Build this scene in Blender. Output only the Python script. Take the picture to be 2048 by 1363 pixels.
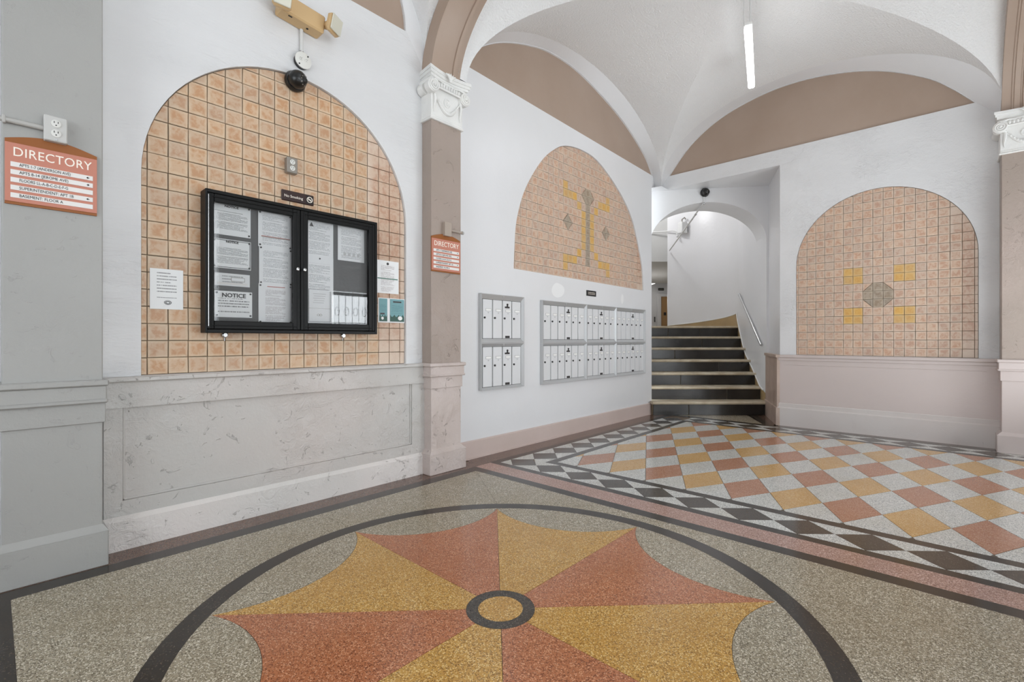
import bpy, bmesh, math, random
from math import sin, cos, pi, sqrt, atan2, radians
from mathutils import Vector, Matrix
from mathutils.geometry import tessellate_polygon
random.seed(7)
C = bpy.context.scene.collection
for o in list(bpy.data.objects): bpy.data.objects.remove(o)
S = bpy.context.scene

# ------------------------------------------------------------------ camera, world, lights, exposure
AX, AY = 0.6760, 0.7369            # the camera's right axis in the room's X, Y frame
THETA = -atan2(AY, AX)             # camera yaw; the stair flight is square to the same axis
cam = bpy.data.cameras.new('camera'); cam_o = bpy.data.objects.new('camera', cam); C.objects.link(cam_o)
cam_o.location = (0, 0, 1.15); cam_o.rotation_euler = (pi/2, 0, THETA)
cam.sensor_width = 36; cam.lens = 957/2048*36; cam.shift_y = -3.5/2048; cam.clip_start = .05
S.camera = cam_o
w = bpy.data.worlds.new('overcast_sky'); S.world = w; w.use_nodes = True
w.node_tree.nodes['Background'].inputs[0].default_value = (.90, .96, 1, 1)
w.node_tree.nodes['Background'].inputs[1].default_value = 12
S.view_settings.view_transform = 'Standard'; S.view_settings.look = 'None'
S.view_settings.exposure = -1.95; S.view_settings.gamma = 1; S.view_settings.use_curve_mapping = False
S.cycles.diffuse_bounces = 6; S.cycles.max_bounces = 12

def area(name, loc, rot, sx, sy, watts, col=(1, .98, .95)):
    l = bpy.data.lights.new(name, 'AREA'); l.shape = 'RECTANGLE'; l.size = sx; l.size_y = sy; l.energy = watts; l.color = col
    o = bpy.data.objects.new(name, l); C.objects.link(o); o.location = loc; o.rotation_euler = rot; return o
DAY = 125
COOL = (.90, .96, 1)
area('daylight_entrance', (5.4, -3.3, 1.2), (-pi/2, 0, pi), 1.5, 2.4, DAY*2.6, COOL)
area('fill_front', (-3.5, .8, 2.0), (0, -pi/2, 0), 2.6, 3.6, DAY*1.0, COOL)  # added fill from behind the camera, through an invented window
area('fill_side', (1.0, -3.3, 2.2), (-pi/2, 0, pi), 3.6, 2.6, DAY*.8, COOL)  # added fill through an invented opening in the entrance wall
area('vault_fill_second_bay', (4.55, -1.75, .8), (radians(180-26), 0, 0), 3.6, 1.8, DAY*3.0, COOL)  # added fill aimed upward to brighten the vault; no fixture stands here
area('vault_fill_first_bay', (.2, -.6, .7), (radians(180-20), 0, 0), 1.6, 1.0, DAY*.6, COOL)  # same added upward fill for the first bay's ceiling

# ------------------------------------------------------------------ materials
def srgb(r, g, b):
    f = lambda c: c/12.92 if c <= .04045 else ((c+.055)/1.055)**2.4
    return (f(r/255), f(g/255), f(b/255), 1)
class NT:
    def __init__(s, name):
        m = bpy.data.materials.new(name); m.use_nodes = True; s.m = m; s.n = m.node_tree.nodes; s.l = m.node_tree.links
        s.b = s.n['Principled BSDF']
    def node(s, t, ins=None, **kw):
        n = s.n.new(t)
        for k, v in kw.items(): setattr(n, k, v)
        for k, v in (ins or {}).items(): s.put(n.inputs[k], v)
        return n
    def put(s, sock, v):
        if isinstance(v, bpy.types.NodeSocket): s.l.new(v, sock)
        else: sock.default_value = v
    def math(s, op, a, b=0.0):
        n = s.node('ShaderNodeMath', {0: a, 1: b}, operation=op); return n.outputs[0]
    def mix(s, f, a, b, bt='MIX'):
        n = s.node('ShaderNodeMix', data_type='RGBA', blend_type=bt)
        s.put(n.inputs[0], f); s.put(n.inputs[6], a); s.put(n.inputs[7], b); return n.outputs[2]
    def noise(s, vec, scale, detail=3, rough=.55, dist=0):
        n = s.node('ShaderNodeTexNoise', {'Vector': vec, 'Scale': scale, 'Detail': detail, 'Roughness': rough, 'Distortion': dist}); return n.outputs[0]
    def ramp(s, f, lo, hi):
        n = s.node('ShaderNodeMapRange', {0: f, 1: lo, 2: hi, 3: 0.0, 4: 1.0}); n.clamp = True; return n.outputs[0]
    def pos(s): return s.node('ShaderNodeNewGeometry').outputs['Position']
    def tc(s, k): return s.node('ShaderNodeTexCoord').outputs[k]
    def bump(s, h, strength, dist=.01):
        n = s.node('ShaderNodeBump', {'Strength': strength, 'Distance': dist, 'Height': h}); s.l.new(n.outputs[0], s.b.inputs['Normal'])
    def set(s, col=None, rough=None, metal=None, spec=None):
        if col is not None: s.put(s.b.inputs['Base Color'], col)
        if rough is not None: s.put(s.b.inputs['Roughness'], rough)
        if metal is not None: s.put(s.b.inputs['Metallic'], metal)
        if spec is not None: s.put(s.b.inputs['Specular IOR Level'], spec)
        return s.m
def plain(name, col, rough=.5, metal=0, spec=.5):
    return NT(name).set(col, rough, metal, spec)
def paint(name, c1, c2, rough=.45, scale=1.2, trowel=.25, chips=0, fine=.08, stretch=None):
    t = NT(name); p = t.pos()
    if stretch: p = t.node('ShaderNodeMapping', {0: p, 2: (0, .5, 0), 3: stretch}).outputs[0]
    n1 = t.noise(p, scale, 4); c = t.mix(t.ramp(n1, .35, .68), c1, c2)
    h1 = t.math('ADD', t.noise(p, 7, 5, .6, .8), t.math('MULTIPLY', t.math('ABSOLUTE', t.math('SUBTRACT', t.noise(p, 13, 5, .65, 1.2), .5)), 1.1)); h2 = t.noise(p, 60, 3, .6)
    msk = t.math('ADD', .22, t.math('MULTIPLY', t.ramp(t.noise(t.pos(), 1.7, 3, .6), .45, .66), 1.1))
    h = t.math('ADD', t.math('MULTIPLY', t.math('MULTIPLY', h1, msk), trowel), t.math('MULTIPLY', h2, fine))
    if chips:
        n = t.noise(p, 9, 6, .7, 1.5)
        mk = t.ramp(n, .62, .645); h = t.math('ADD', h, t.math('MULTIPLY', mk, chips))
    t.bump(h, .8, .016); return t.set(c, rough)
def chip(c, k): return (min(1, c[0]*k), min(1, c[1]*k), min(1, c[2]*k), 1)
def terrazzo(name, col, light, dark, rough=.3, amt=.5, damt=.25, scale=215):
    t = NT(name); p = t.pos()
    v = t.node('ShaderNodeTexVoronoi', {'Vector': p, 'Scale': scale}, feature='F1')
    sep = t.node('ShaderNodeSeparateColor', {0: v.outputs['Color']})
    inn = t.ramp(v.outputs['Distance'], .66, .50)
    lm = t.math('MULTIPLY', t.math('LESS_THAN', sep.outputs[0], amt), inn)
    dm = t.math('MULTIPLY', t.math('LESS_THAN', sep.outputs[1], damt), inn)
    c = t.mix(t.math('MULTIPLY', lm, .9), col, light); c = t.mix(t.math('MULTIPLY', dm, .85), c, dark)
    n = t.noise(p, 2.2, 4); c = t.mix(t.math('MULTIPLY', t.ramp(n, .45, .75), .35), c, (col[0]*.72, col[1]*.64, col[2]*.48, 1))
    t.put(t.b.inputs['Roughness'], t.math('ADD', rough-.19, t.math('MULTIPLY', t.noise(p, 5, 4), .14)))
    return t.set(c)
def tile_mat(name, col, mid, light, obj_var=.12):
    t = NT(name); p = t.pos(); g = t.tc('Generated')
    inf = t.node('ShaderNodeObjectInfo'); r = inf.outputs['Random']
    n = t.noise(p, 26, 4, .6, .5); c = t.mix(t.ramp(n, .42, .60), col, mid)
    sx = t.node('ShaderNodeSeparateXYZ', {0: g})
    dx = t.math('ABSOLUTE', t.math('SUBTRACT', sx.outputs[0], .5)); dz = t.math('ABSOLUTE', t.math('SUBTRACT', sx.outputs[2], .5))
    e = t.ramp(t.math('ADD', t.math('MAXIMUM', dx, dz), t.math('MULTIPLY', t.math('SUBTRACT', t.noise(p, 22, 3), .5), .22)), .30, .47)
    c = t.mix(t.math('MULTIPLY', e, .8), c, light)
    hsv = t.node('ShaderNodeHueSaturation', {'Color': c, 'Value': t.math('ADD', 1-obj_var/2, t.math('MULTIPLY', r, obj_var)), 'Saturation': t.math('ADD', .9, t.math('MULTIPLY', r, .14))})
    t.bump(t.noise(p, 120, 4), .25, .003)
    return t.set(hsv.outputs[0], .42)
def print_mat(name, pitch, ink, bg, mx=.1, mt=.12, mb=.08, duty=.5, dens=.42, wid=1.0, col2=None):
    """a sheet covered in broken lines of fine print"""
    t = NT(name); g = t.node('ShaderNodeSeparateXYZ', {0: t.tc('Generated')}); ob = t.tc('Object'); os_ = t.node('ShaderNodeSeparateXYZ', {0: ob})
    x, z = g.outputs[0], g.outputs[2]
    row = t.math('DIVIDE', os_.outputs[2], pitch); fr = t.math('FRACT', t.math('ADD', row, 100.0)); ri = t.math('FLOOR', t.math('ADD', row, 100.0))
    line = t.math('LESS_THAN', fr, duty)
    v = t.node('ShaderNodeCombineXYZ', {0: t.math('MULTIPLY', os_.outputs[0], 420*wid), 1: t.math('MULTIPLY', ri, 7.3), 2: 0.0})
    wrd = t.math('GREATER_THAN', t.noise(v.outputs[0], 1.0, 2), dens)
    end = t.node('ShaderNodeTexWhiteNoise', {'W': ri}, noise_dimensions='1D').outputs[0]
    lim = t.math('SUBTRACT', 1-mx, t.math('MULTIPLY', t.math('POWER', end, 4.0), .5))
    gap = t.math('GREATER_THAN', t.math('FRACT', t.math('MULTIPLY', ri, .1234)), .13)
    m = t.math('MULTIPLY', line, wrd); m = t.math('MULTIPLY', m, gap)
    for a, op, b in ((x, 'GREATER_THAN', mx), (x, 'LESS_THAN', lim), (z, 'GREATER_THAN', mb), (z, 'LESS_THAN', 1-mt)): m = t.math('MULTIPLY', m, t.math(op, a, b))
    return t.set(t.mix(t.math('MULTIPLY', m, .8), bg, ink), .55)
def brushed(name, col, rough=.35): return plain(name, col, rough, .9)

M = {}
M['white'] = paint('white_plaster', srgb(224, 224, 225), srgb(217, 217, 218), .36, 1.0, .9, 0, .10, (.35, 1, 1.6))
M['white_smooth'] = paint('white_wall_paint', srgb(229, 229, 231), srgb(224, 224, 225), .30, .8, .16, 0, .06)
M['vault'] = paint('stippled_vault_plaster', srgb(238, 238, 238), srgb(232, 232, 232), .5, .8, .10, 0, .9)
M['brown'] = paint('taupe_brown_paint', srgb(170, 150, 135), srgb(164, 143, 127), .45, 1.4, .06, 0, .03)
M['shaft'] = paint('pilaster_taupe_paint', srgb(162, 148, 138), srgb(171, 155, 146), .36, 1.6, .5, .18, .10)
M['pedestal'] = paint('pilaster_pink_paint', srgb(206, 193, 188), srgb(196, 182, 175), .33, 2.5, .9, .5, .12)
M['pier'] = paint('grey_pier_paint', srgb(168, 167, 164), srgb(163, 162, 159), .42, 1.0, .25, .05, .08)
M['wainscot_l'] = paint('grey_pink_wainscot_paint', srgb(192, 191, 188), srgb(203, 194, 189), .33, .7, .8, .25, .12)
M['base_l'] = paint('pale_baseboard_paint', srgb(224, 217, 213), srgb(211, 208, 204), .31, 1.1, .9, .5, .12)
M['wainscot_r'] = paint('mauve_wainscot_paint', srgb(205, 192, 188), srgb(199, 187, 183), .4, 1.0, .12, 0, .03)
M['base_r'] = paint('pale_mauve_baseboard_paint', srgb(212, 206, 203), srgb(206, 197, 193), .4, 1.2, .2, .1, .04)
M['base_m'] = paint('pink_taupe_baseboard_paint', srgb(208, 190, 183), srgb(202, 184, 176), .4, 2, .1, .05, .03)
M['return'] = paint('worn_brown_return_paint', srgb(190, 170, 157), srgb(168, 146, 132), .4, 4, .2, .1, .04)
M['grout'] = paint('tile_grout', srgb(148, 131, 112), srgb(138, 122, 104), .8, 5, .1)
M['tile'] = tile_mat('tile_peach', srgb(203, 172, 142), srgb(191, 147, 110), srgb(213, 191, 164))
M['tile_tan'] = tile_mat('tile_tan', srgb(203, 176, 154), srgb(189, 150, 126), srgb(213, 194, 176))
M['tile_yellow'] = tile_mat('tile_amber', srgb(209, 166, 94), srgb(203, 154, 82), srgb(214, 184, 132))
M['tile_grey'] = tile_mat('tile_grey', srgb(166, 150, 132), srgb(146, 128, 108), srgb(184, 170, 152))
G_L, G_D = srgb(236, 232, 222), srgb(120, 112, 100)
M['t_grey'] = terrazzo('terrazzo_grey', srgb(160, 149, 128), srgb(226, 216, 197), srgb(84, 73, 54), .3, .41, .40)
M['t_light'] = terrazzo('terrazzo_light', srgb(204, 204, 200), srgb(244, 244, 240), srgb(120, 122, 122), .3, .45, .3)
M['t_black'] = terrazzo('terrazzo_black', srgb(46, 38, 30), srgb(78, 66, 52), srgb(26, 21, 17), .28, .22, .4)
M['t_dark'] = terrazzo('terrazzo_charcoal', srgb(66, 58, 50), srgb(108, 98, 86), srgb(40, 35, 31), .28, .25, .4)
M['t_red'] = terrazzo('terrazzo_red', srgb(181, 114, 78), srgb(224, 168, 130), srgb(102, 54, 36), .3, .28, .34)
M['t_yellow'] = terrazzo('terrazzo_yellow', srgb(196, 149, 74), srgb(236, 206, 142), srgb(116, 78, 28), .3, .34, .34)
M['t_salmon'] = terrazzo('terrazzo_salmon', srgb(180, 128, 100), srgb(208, 166, 142), srgb(136, 82, 58), .3, .3, .25)
M['t_gold'] = terrazzo('terrazzo_gold', srgb(204, 162, 100), srgb(226, 198, 150), srgb(162, 114, 54), .3, .35, .22)
M['t_pink'] = terrazzo('terrazzo_pink', srgb(172, 136, 124), srgb(220, 188, 176), srgb(118, 88, 78), .28, .4, .3)
M['t_brown'] = terrazzo('terrazzo_brown', srgb(106, 80, 68), srgb(140, 114, 98), srgb(70, 50, 42), .25, .3, .35)
M['joint'] = plain('divider_dark', srgb(92, 78, 62), .5)
M['cap'] = paint('capital_white_paint', srgb(236, 235, 232), srgb(226, 226, 224), .4, 6, .1)
M['black'] = plain('black_anodised_frame', srgb(20, 20, 20), .42, .0, .2)
M['felt'] = paint('grey_felt', srgb(104, 104, 104), srgb(98, 98, 98), .9, 3, .02)
M['alu'] = plain('painted_aluminium', srgb(196, 196, 196), .35, .35)
M['alu_d'] = plain('aluminium_rail', srgb(196, 197, 198), .32, .4)
M['door'] = plain('mailbox_door_enamel', srgb(226, 227, 229), .35, .1)
M['slot'] = plain('mailbox_card_slot', srgb(196, 196, 196), .4)
M['card'] = plain('white_card', srgb(245, 245, 243), .6)
M['dark'] = plain('black_plastic', srgb(26, 25, 24), .3)
M['darkplate'] = plain('dark_plate', srgb(52, 50, 50), .4)
M['grey_plate'] = plain('grey_steel_plate', srgb(150, 144, 136), .4, .4)
M['plastic'] = plain('ivory_outlet_plastic', srgb(222, 221, 216), .35)
M['plastic_g'] = plain('grey_painted_box', srgb(196, 195, 192), .4)
M['taupe_box'] = plain('taupe_painted_box', srgb(172, 158, 146), .4)
M['conduit'] = plain('white_painted_conduit', srgb(214, 214, 213), .4)
M['conduit_g'] = plain('grey_painted_conduit', srgb(180, 178, 174), .4)
M['beige'] = plain('beige_enamel', srgb(204, 172, 126), .4)
M['lens'] = plain('frosted_lens', srgb(206, 203, 188), .2)
M['salmon'] = plain('salmon_sign_panel', srgb(196, 128, 108), .5)
M['signbrown'] = plain('orange_brown_sign_board', srgb(146, 84, 28), .5)
M['letter'] = plain('cream_lettering', srgb(250, 240, 228), .5)
M['strip'] = plain('white_sign_strip', srgb(232, 229, 226), .5)
M['ink'] = plain('black_lettering', srgb(28, 28, 28), .6)
M['maroon'] = plain('dark_maroon_sign', srgb(52, 32, 30), .35)
M['teal'] = print_mat('teal_print', .008, srgb(70, 110, 115), srgb(120, 166, 172), .12, .25, .35, .4, .5)
M['green'] = plain('dark_green_print', srgb(52, 88, 78), .5)
M['greenline'] = plain('green_rule', srgb(70, 120, 104), .5)
M['paper'] = plain('white_paper', srgb(240, 241, 242), .6)
M['print'] = print_mat('fine_print', .0085, srgb(120, 120, 122), srgb(242, 243, 244), .12, .10, .06, .42, .47)
M['print_dense'] = print_mat('dense_print', .0068, srgb(95, 95, 95), srgb(242, 243, 243), .08, .24, .17, .5, .43)
M['print_faint'] = print_mat('faint_print', .0075, srgb(165, 155, 155), srgb(242, 243, 244), .2, .15, .05, .5, .45)
M['print_center'] = print_mat('sparse_print', .018, srgb(120, 120, 122), srgb(234, 235, 235), .2, .06, .28, .35, .42)
M['print_hand'] = print_mat('bold_print', .017, srgb(60, 60, 60), srgb(242, 243, 243), .08, .27, .16, .42, .46, .8)
M['red_rule'] = plain('red_rule', srgb(190, 120, 115), .6)
M['riser'] = paint('black_slate_riser', srgb(50, 47, 43), srgb(34, 31, 29), .25, 3, .06)
M['tread'] = paint('worn_cream_marble', srgb(206, 194, 172), srgb(176, 160, 134), .4, 6, .15, .1)
M['mortar'] = plain('stair_joint', srgb(130, 118, 98), .7)
M['tan'] = paint('tan_dado_paint', srgb(176, 150, 108), srgb(164, 140, 104), .4, 4, .06)
M['steel'] = plain('brushed_steel_rail', srgb(196, 196, 196), .25, .9)
M['grey_wall'] = paint('grey_corridor_paint', srgb(196, 196, 194), srgb(190, 190, 188), .5, 1, .05)
M['doorwood'] = plain('tan_door', srgb(176, 138, 92), .45)
M['iron'] = plain('black_iron_grille', srgb(30, 30, 30), .5)
def emis(name, col, s):
    t = NT(name); t.put(t.b.inputs['Emission Color'], col); t.put(t.b.inputs['Emission Strength'], s); return t.set((1, 1, 1, 1), .5)
M['tube'] = emis('lit_led_diffuser', (.95, .98, 1, 1), 42)
M['lamp'] = emis('lit_globe', (1, .98, .94, 1), 14)
def glass_mat():
    t = NT('clear_glass'); fr = t.node('ShaderNodeFresnel', {'IOR': 1.5})
    a = t.node('ShaderNodeBsdfTransparent'); g = t.node('ShaderNodeBsdfGlossy', {'Roughness': .02})
    mx = t.node('ShaderNodeMixShader', {0: fr.outputs[0], 1: a.outputs[0], 2: g.outputs[0]})
    t.l.new(mx.outputs[0], t.n['Material Output'].inputs[0]); return t.m
M['glass'] = glass_mat()

# ------------------------------------------------------------------ mesh helpers
class MB:
    def __init__(s): s.v = []; s.f = []; s.sm = []
    def add(s, vs, fs, smooth=False):
        o = len(s.v); s.v += [tuple(v) for v in vs]; s.f += [tuple(i+o for i in f) for f in fs]; s.sm += [smooth]*len(fs); return s
    def box(s, x0, x1, y0, y1, z0, z1, bev=0):
        if bev:
            b = min(bev, (x1-x0)/2.2, (y1-y0)/2.2, (z1-z0)/2.2)
            bm = bmesh.new(); bmesh.ops.create_cube(bm, size=1)
            for v in bm.verts: v.co = Vector((x0+(v.co.x+.5)*(x1-x0), y0+(v.co.y+.5)*(y1-y0), z0+(v.co.z+.5)*(z1-z0)))
            bmesh.ops.bevel(bm, geom=bm.edges[:], offset=b, segments=1, affect='EDGES')
            bm.verts.index_update(); s.add([v.co[:] for v in bm.verts], [[v.index for v in f.verts] for f in bm.faces]); bm.free(); return s
        vs = [(x, y, z) for z in (z0, z1) for y in (y0, y1) for x in (x0, x1)]
        return s.add(vs, [(0, 2, 3, 1), (4, 5, 7, 6), (0, 1, 5, 4), (2, 6, 7, 3), (0, 4, 6, 2), (1, 3, 7, 5)])
    def prism(s, pts, h0, h1, plane='xz', inset=0, top_in=0):
        """pts: polygon; extruded between h0 (back) and h1 (front face); top_in chamfers the front edge"""
        n = len(pts); P = (lambda p, h: (p[0], h, p[1])) if plane == 'xz' else (lambda p, h: (p[0], p[1], h))
        cx = sum(p[0] for p in pts)/n; cy = sum(p[1] for p in pts)/n
        if top_in:
            q = offset_poly(pts, -top_in); m = h1+(h0-h1)*min(.5, top_in/abs(h1-h0))
            rings = [[P(p, h0) for p in pts], [P(p, m) for p in pts], [P(p, h1) for p in q]]
        else: rings = [[P(p, h0) for p in pts], [P(p, h1) for p in pts]]
        vs = [v for r in rings for v in r]; fs = []
        for k in range(len(rings)-1):
            for i in range(n): j = (i+1) % n; fs.append((k*n+i, k*n+j, (k+1)*n+j, (k+1)*n+i))
        fs.append(tuple(range(n))[::-1]); fs.append(tuple((len(rings)-1)*n+i for i in range(n)))
        return s.add(vs, fs)
    def tube(s, path, r, seg=10, cap=True, smooth=True):
        path = [Vector(p) for p in path]; rr = r if hasattr(r, '__len__') else [r]*len(path)
        up = None; vs = []; n = len(path)
        for i, p in enumerate(path):
            t = (path[min(i+1, n-1)]-path[max(i-1, 0)]).normalized()
            if up is None: up = Vector((0, 0, 1)) if abs(t.z) < .9 else Vector((1, 0, 0))
            a = t.cross(up).normalized(); b = a.cross(t).normalized(); up = b
            for k in range(seg):
                q = 2*pi*k/seg; vs.append(p+(a*cos(q)+b*sin(q))*rr[i])
        fs = [(i*seg+k, i*seg+(k+1) % seg, (i+1)*seg+(k+1) % seg, (i+1)*seg+k) for i in range(n-1) for k in range(seg)]
        s.add(vs, fs, smooth)
        if cap: s.add(vs[:seg], [tuple(range(seg))]); s.add(vs[-seg:], [tuple(range(seg))])
        return s
    def lathe(s, prof, center, axis='z', seg=24):
        """prof: (r, h) pairs turned round an axis through center"""
        c = Vector(center); vs = []
        for r, h in prof:
            for k in range(seg):
                q = 2*pi*k/seg
                d = {'z': (r*cos(q), r*sin(q), h), 'y': (r*cos(q), h, r*sin(q)), 'x': (h, r*cos(q), r*sin(q))}[axis]
                vs.append(c+Vector(d))
        fs = [(i*seg+k, i*seg+(k+1) % seg, (i+1)*seg+(k+1) % seg, (i+1)*seg+k) for i in range(len(prof)-1) for k in range(seg)]
        s.add(vs, fs, True)
        if prof[0][0] > 1e-5: s.add(vs[:seg], [tuple(range(seg))])
        if prof[-1][0] > 1e-5: s.add(vs[-seg:], [tuple(range(seg))])
        return s
    def ball(s, c, rx, ry=None, rz=None, seg=16, rings=10):
        ry = ry or rx; rz = rz or rx; vs = []; fs = []
        for i in range(rings+1):
            t = pi*i/rings
            for k in range(seg): q = 2*pi*k/seg; vs.append((c[0]+rx*sin(t)*cos(q), c[1]+ry*sin(t)*sin(q), c[2]+rz*cos(t)))
        for i in range(rings):
            for k in range(seg): fs.append((i*seg+k, i*seg+(k+1) % seg, (i+1)*seg+(k+1) % seg, (i+1)*seg+k))
        return s.add(vs, fs, True)
    def strip(s, A, B, smooth=False):
        n = len(A); return s.add(list(A)+list(B), [(i, i+1, n+i+1, n+i) for i in range(n-1)], smooth)
    def holed(s, outer, holes, f):
        """flat polygon with holes; f maps 2D to 3D"""
        loops = [outer]+holes; flat = [p for l in loops for p in l]
        tris = tessellate_polygon([[Vector((p[0], p[1], 0)) for p in l] for l in loops])
        return s.add([f(p) for p in flat], tris)
    def build(s, name, mat, parent=None, loc=None, rotz=0, sharp=None):
        me = bpy.data.meshes.new(name); me.from_pydata(s.v, [], s.f); me.polygons.foreach_set('use_smooth', s.sm)
        me.validate()
        bm = bmesh.new(); bm.from_mesh(me)
        if any(s.sm): bmesh.ops.remove_doubles(bm, verts=bm.verts, dist=1e-6)
        bmesh.ops.recalc_face_normals(bm, faces=bm.faces); bm.to_mesh(me); bm.free()
        if any(s.sm): me.set_sharp_from_angle(angle=radians(sharp or 40))
        me.materials.append(M[mat]); o = bpy.data.objects.new(name, me); C.objects.link(o)
        if parent is not None: o.parent = parent
        if loc is not None: o.location = loc
        if rotz: o.rotation_euler = (0, 0, rotz)
        return o
def offset_poly(pts, d):
    """convex polygon moved in by -d (d<0 shrinks)"""
    n = len(pts); area2 = sum(pts[i][0]*pts[(i+1) % n][1]-pts[(i+1) % n][0]*pts[i][1] for i in range(n)); sg = 1 if area2 > 0 else -1
    out = []
    for i in range(n):
        a, b, c = Vector(pts[i-1]), Vector(pts[i]), Vector(pts[(i+1) % n])
        e1 = (b-a); e2 = (c-b)
        if e1.length < 1e-7 or e2.length < 1e-7: out.append(tuple(b)); continue
        e1.normalize(); e2.normalize()
        n1 = Vector((e1.y, -e1.x))*sg; n2 = Vector((e2.y, -e2.x))*sg
        m = n1+n2; k = m.length_squared
        if k < .05: out.append(tuple(b)); continue
        m = m*(2/k); L = m.length
        if L > 3: m *= 3/L
        out.append(tuple(b+m*d))
    return out
def clip(poly, conv):
    """Sutherland-Hodgman: poly against a counter-clockwise convex polygon"""
    out = list(poly); n = len(conv)
    for i in range(n):
        a, b = conv[i], conv[(i+1) % n]; inp = out; out = []
        sd = lambda p: (b[0]-a[0])*(p[1]-a[1])-(b[1]-a[1])*(p[0]-a[0])
        for j in range(len(inp)):
            p, q = inp[j-1], inp[j]; dp, dq = sd(p), sd(q)
            if (dp >= 0) != (dq >= 0):
                t = dp/(dp-dq); out.append((p[0]+(q[0]-p[0])*t, p[1]+(q[1]-p[1])*t))
            if dq >= 0: out.append(q)
        if not out: return []
    res = []
    for p in out:
        if not res or (abs(p[0]-res[-1][0])+abs(p[1]-res[-1][1])) > 1e-5: res.append(p)
    if len(res) > 1 and abs(res[0][0]-res[-1][0])+abs(res[0][1]-res[-1][1]) < 1e-5: res.pop()
    return res
def parea(p): return abs(sum(p[i-1][0]*p[i][1]-p[i][0]*p[i-1][1] for i in range(len(p))))/2
def empty(name, label, cat, loc=(0, 0, 0), rotz=0, group=None, kind=None):
    o = bpy.data.objects.new(name, None); C.objects.link(o); o.location = loc; o.rotation_euler = (0, 0, rotz); o.empty_display_size = .1
    tag(o, label, cat, group, kind); return o
def tag(o, label, cat=None, group=None, kind=None):
    o['label'] = label
    if cat: o['category'] = cat
    if group: o['group'] = group
    if kind: o['kind'] = kind
    return o
def struct(o, label, cat='wall'): return tag(o, label, cat, None, 'structure')
def copy_tree(o, parent=None):
    c = o.copy(); C.objects.link(c)
    if parent is not None: c.parent = parent
    for ch in list(o.children): copy_tree(ch, c)
    return c
def text(name, body, size, x, y, z, mat, parent, align='LEFT', sx=1.0, bold=0.0, rot=0.0, ext=.0006, space=1.0):
    """lettering as a thin mesh standing upright on a wall face"""
    cu = bpy.data.curves.new(name, 'FONT'); cu.body = body; cu.size = size; cu.align_x = align; cu.align_y = 'CENTER'; cu.extrude = ext; cu.offset = bold; cu.space_character = space
    cu.resolution_u = 3
    t = bpy.data.objects.new(name, cu); C.objects.link(t)
    bpy.context.view_layer.update()
    me = bpy.data.meshes.new_from_object(t.evaluated_get(bpy.context.evaluated_depsgraph_get()))
    bpy.data.objects.remove(t); me.name = name
    me.transform(Matrix.Translation((x, y, z)) @ Matrix.Rotation(rot, 4, 'Y') @ Matrix.Rotation(pi/2, 4, 'X') @ Matrix.Diagonal((sx, 1, 1, 1)))
    me.materials.clear(); me.materials.append(M[mat])
    o = bpy.data.objects.new(name, me); C.objects.link(o); o.parent = parent; return o
RX = -pi/2                                # frame of the right wall: local x = -Y, local y = +X

# ------------------------------------------------------------------ room dimensions
YL, YM, XR = 3.38, 3.42, 7.20             # left wall, mailbox wall, right wall
def arch_ring(x0, x1, zb, zs, zt, n=40, p=2.0):
    """niche outline: straight sides up to zs, then a half (super)ellipse up to zt"""
    cx, a, b = (x0+x1)/2, (x1-x0)/2, zt-zs
    pts = [(x0, zb), (x1, zb)]
    for i in range(n+1):
        t = pi*i/n; c, s_ = cos(t), sin(t)
        pts.append((cx+a*(abs(c)**(2/p))*(1 if c >= 0 else -1), zs+b*abs(s_)**(2/p)))
    return pts
def smooth_pts(pts, n=6):
    out = []
    for i in range(len(pts)-1):
        p0, p1, p2, p3 = pts[max(i-1, 0)], pts[i], pts[i+1], pts[min(i+2, len(pts)-1)]
        for k in range(n):
            t = k/n
            out.append(tuple(.5*(2*p1[j]+(p2[j]-p0[j])*t+(2*p0[j]-5*p1[j]+4*p2[j]-p3[j])*t*t+(3*p1[j]-p0[j]-3*p2[j]+p3[j])*t**3) for j in (0, 1)))
    out.append(pts[-1]); return out
# lunettes (wall coordinates: along the wall, height), left to right
LUN_M = smooth_pts([(3.09, 3.77), (3.13, 3.87), (3.227, 3.99), (3.436, 4.14), (3.697, 4.27), (4.021, 4.385), (4.378, 4.47), (4.878, 4.488), (5.449, 4.40), (6.107, 4.22), (6.712, 3.935), (6.976, 3.69)])
LUN_R = smooth_pts([(-3.261, 3.708), (-2.928, 4.09), (-2.485, 4.37), (-1.948, 4.52), (-1.464, 4.547), (-.973, 4.475), (-.579, 4.34), (-.218, 4.13), (-.008, 3.94), (.191, 3.708)])
LUN_L = [(1.47+.89*cos(pi-pi*i/40), 3.74+.82*sin(pi*i/40)) for i in range(41)]
NICHE_L = arch_ring(.577, 2.366, .945, 2.10, 2.995)
NICHE_R = arch_ring(-1.510, .220, .945, 2.10, 2.965)
NICHE_M = smooth_pts([(6.66, 1.885), (6.64, 2.15), (6.553, 2.43), (6.325, 2.89), (5.968, 3.21), (5.449, 3.475), (5.041, 3.53), (4.67, 3.475), (4.425, 3.345), (4.195, 3.14), (3.937, 2.78), (3.80, 2.42), (3.765, 2.10), (3.755, 1.90)])
def lun_loop(arc): return list(arc)

# vault: two half-elliptical barrels crossing over each bay
SPR, RISE = 3.5, 1.05
B2 = (2.95, 6.95, -.40, 3.27); B1 = (.38, 2.56, -.53, 3.37)
def prof(q): return SPR+RISE*sqrt(max(0, 1-min(abs(q), 1)**2))
def vz(X, Y, b):
    return max(prof(2*(X-b[0])/(b[1]-b[0])-1), prof(2*(Y-b[2])/(b[3]-b[2])-1))

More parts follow.
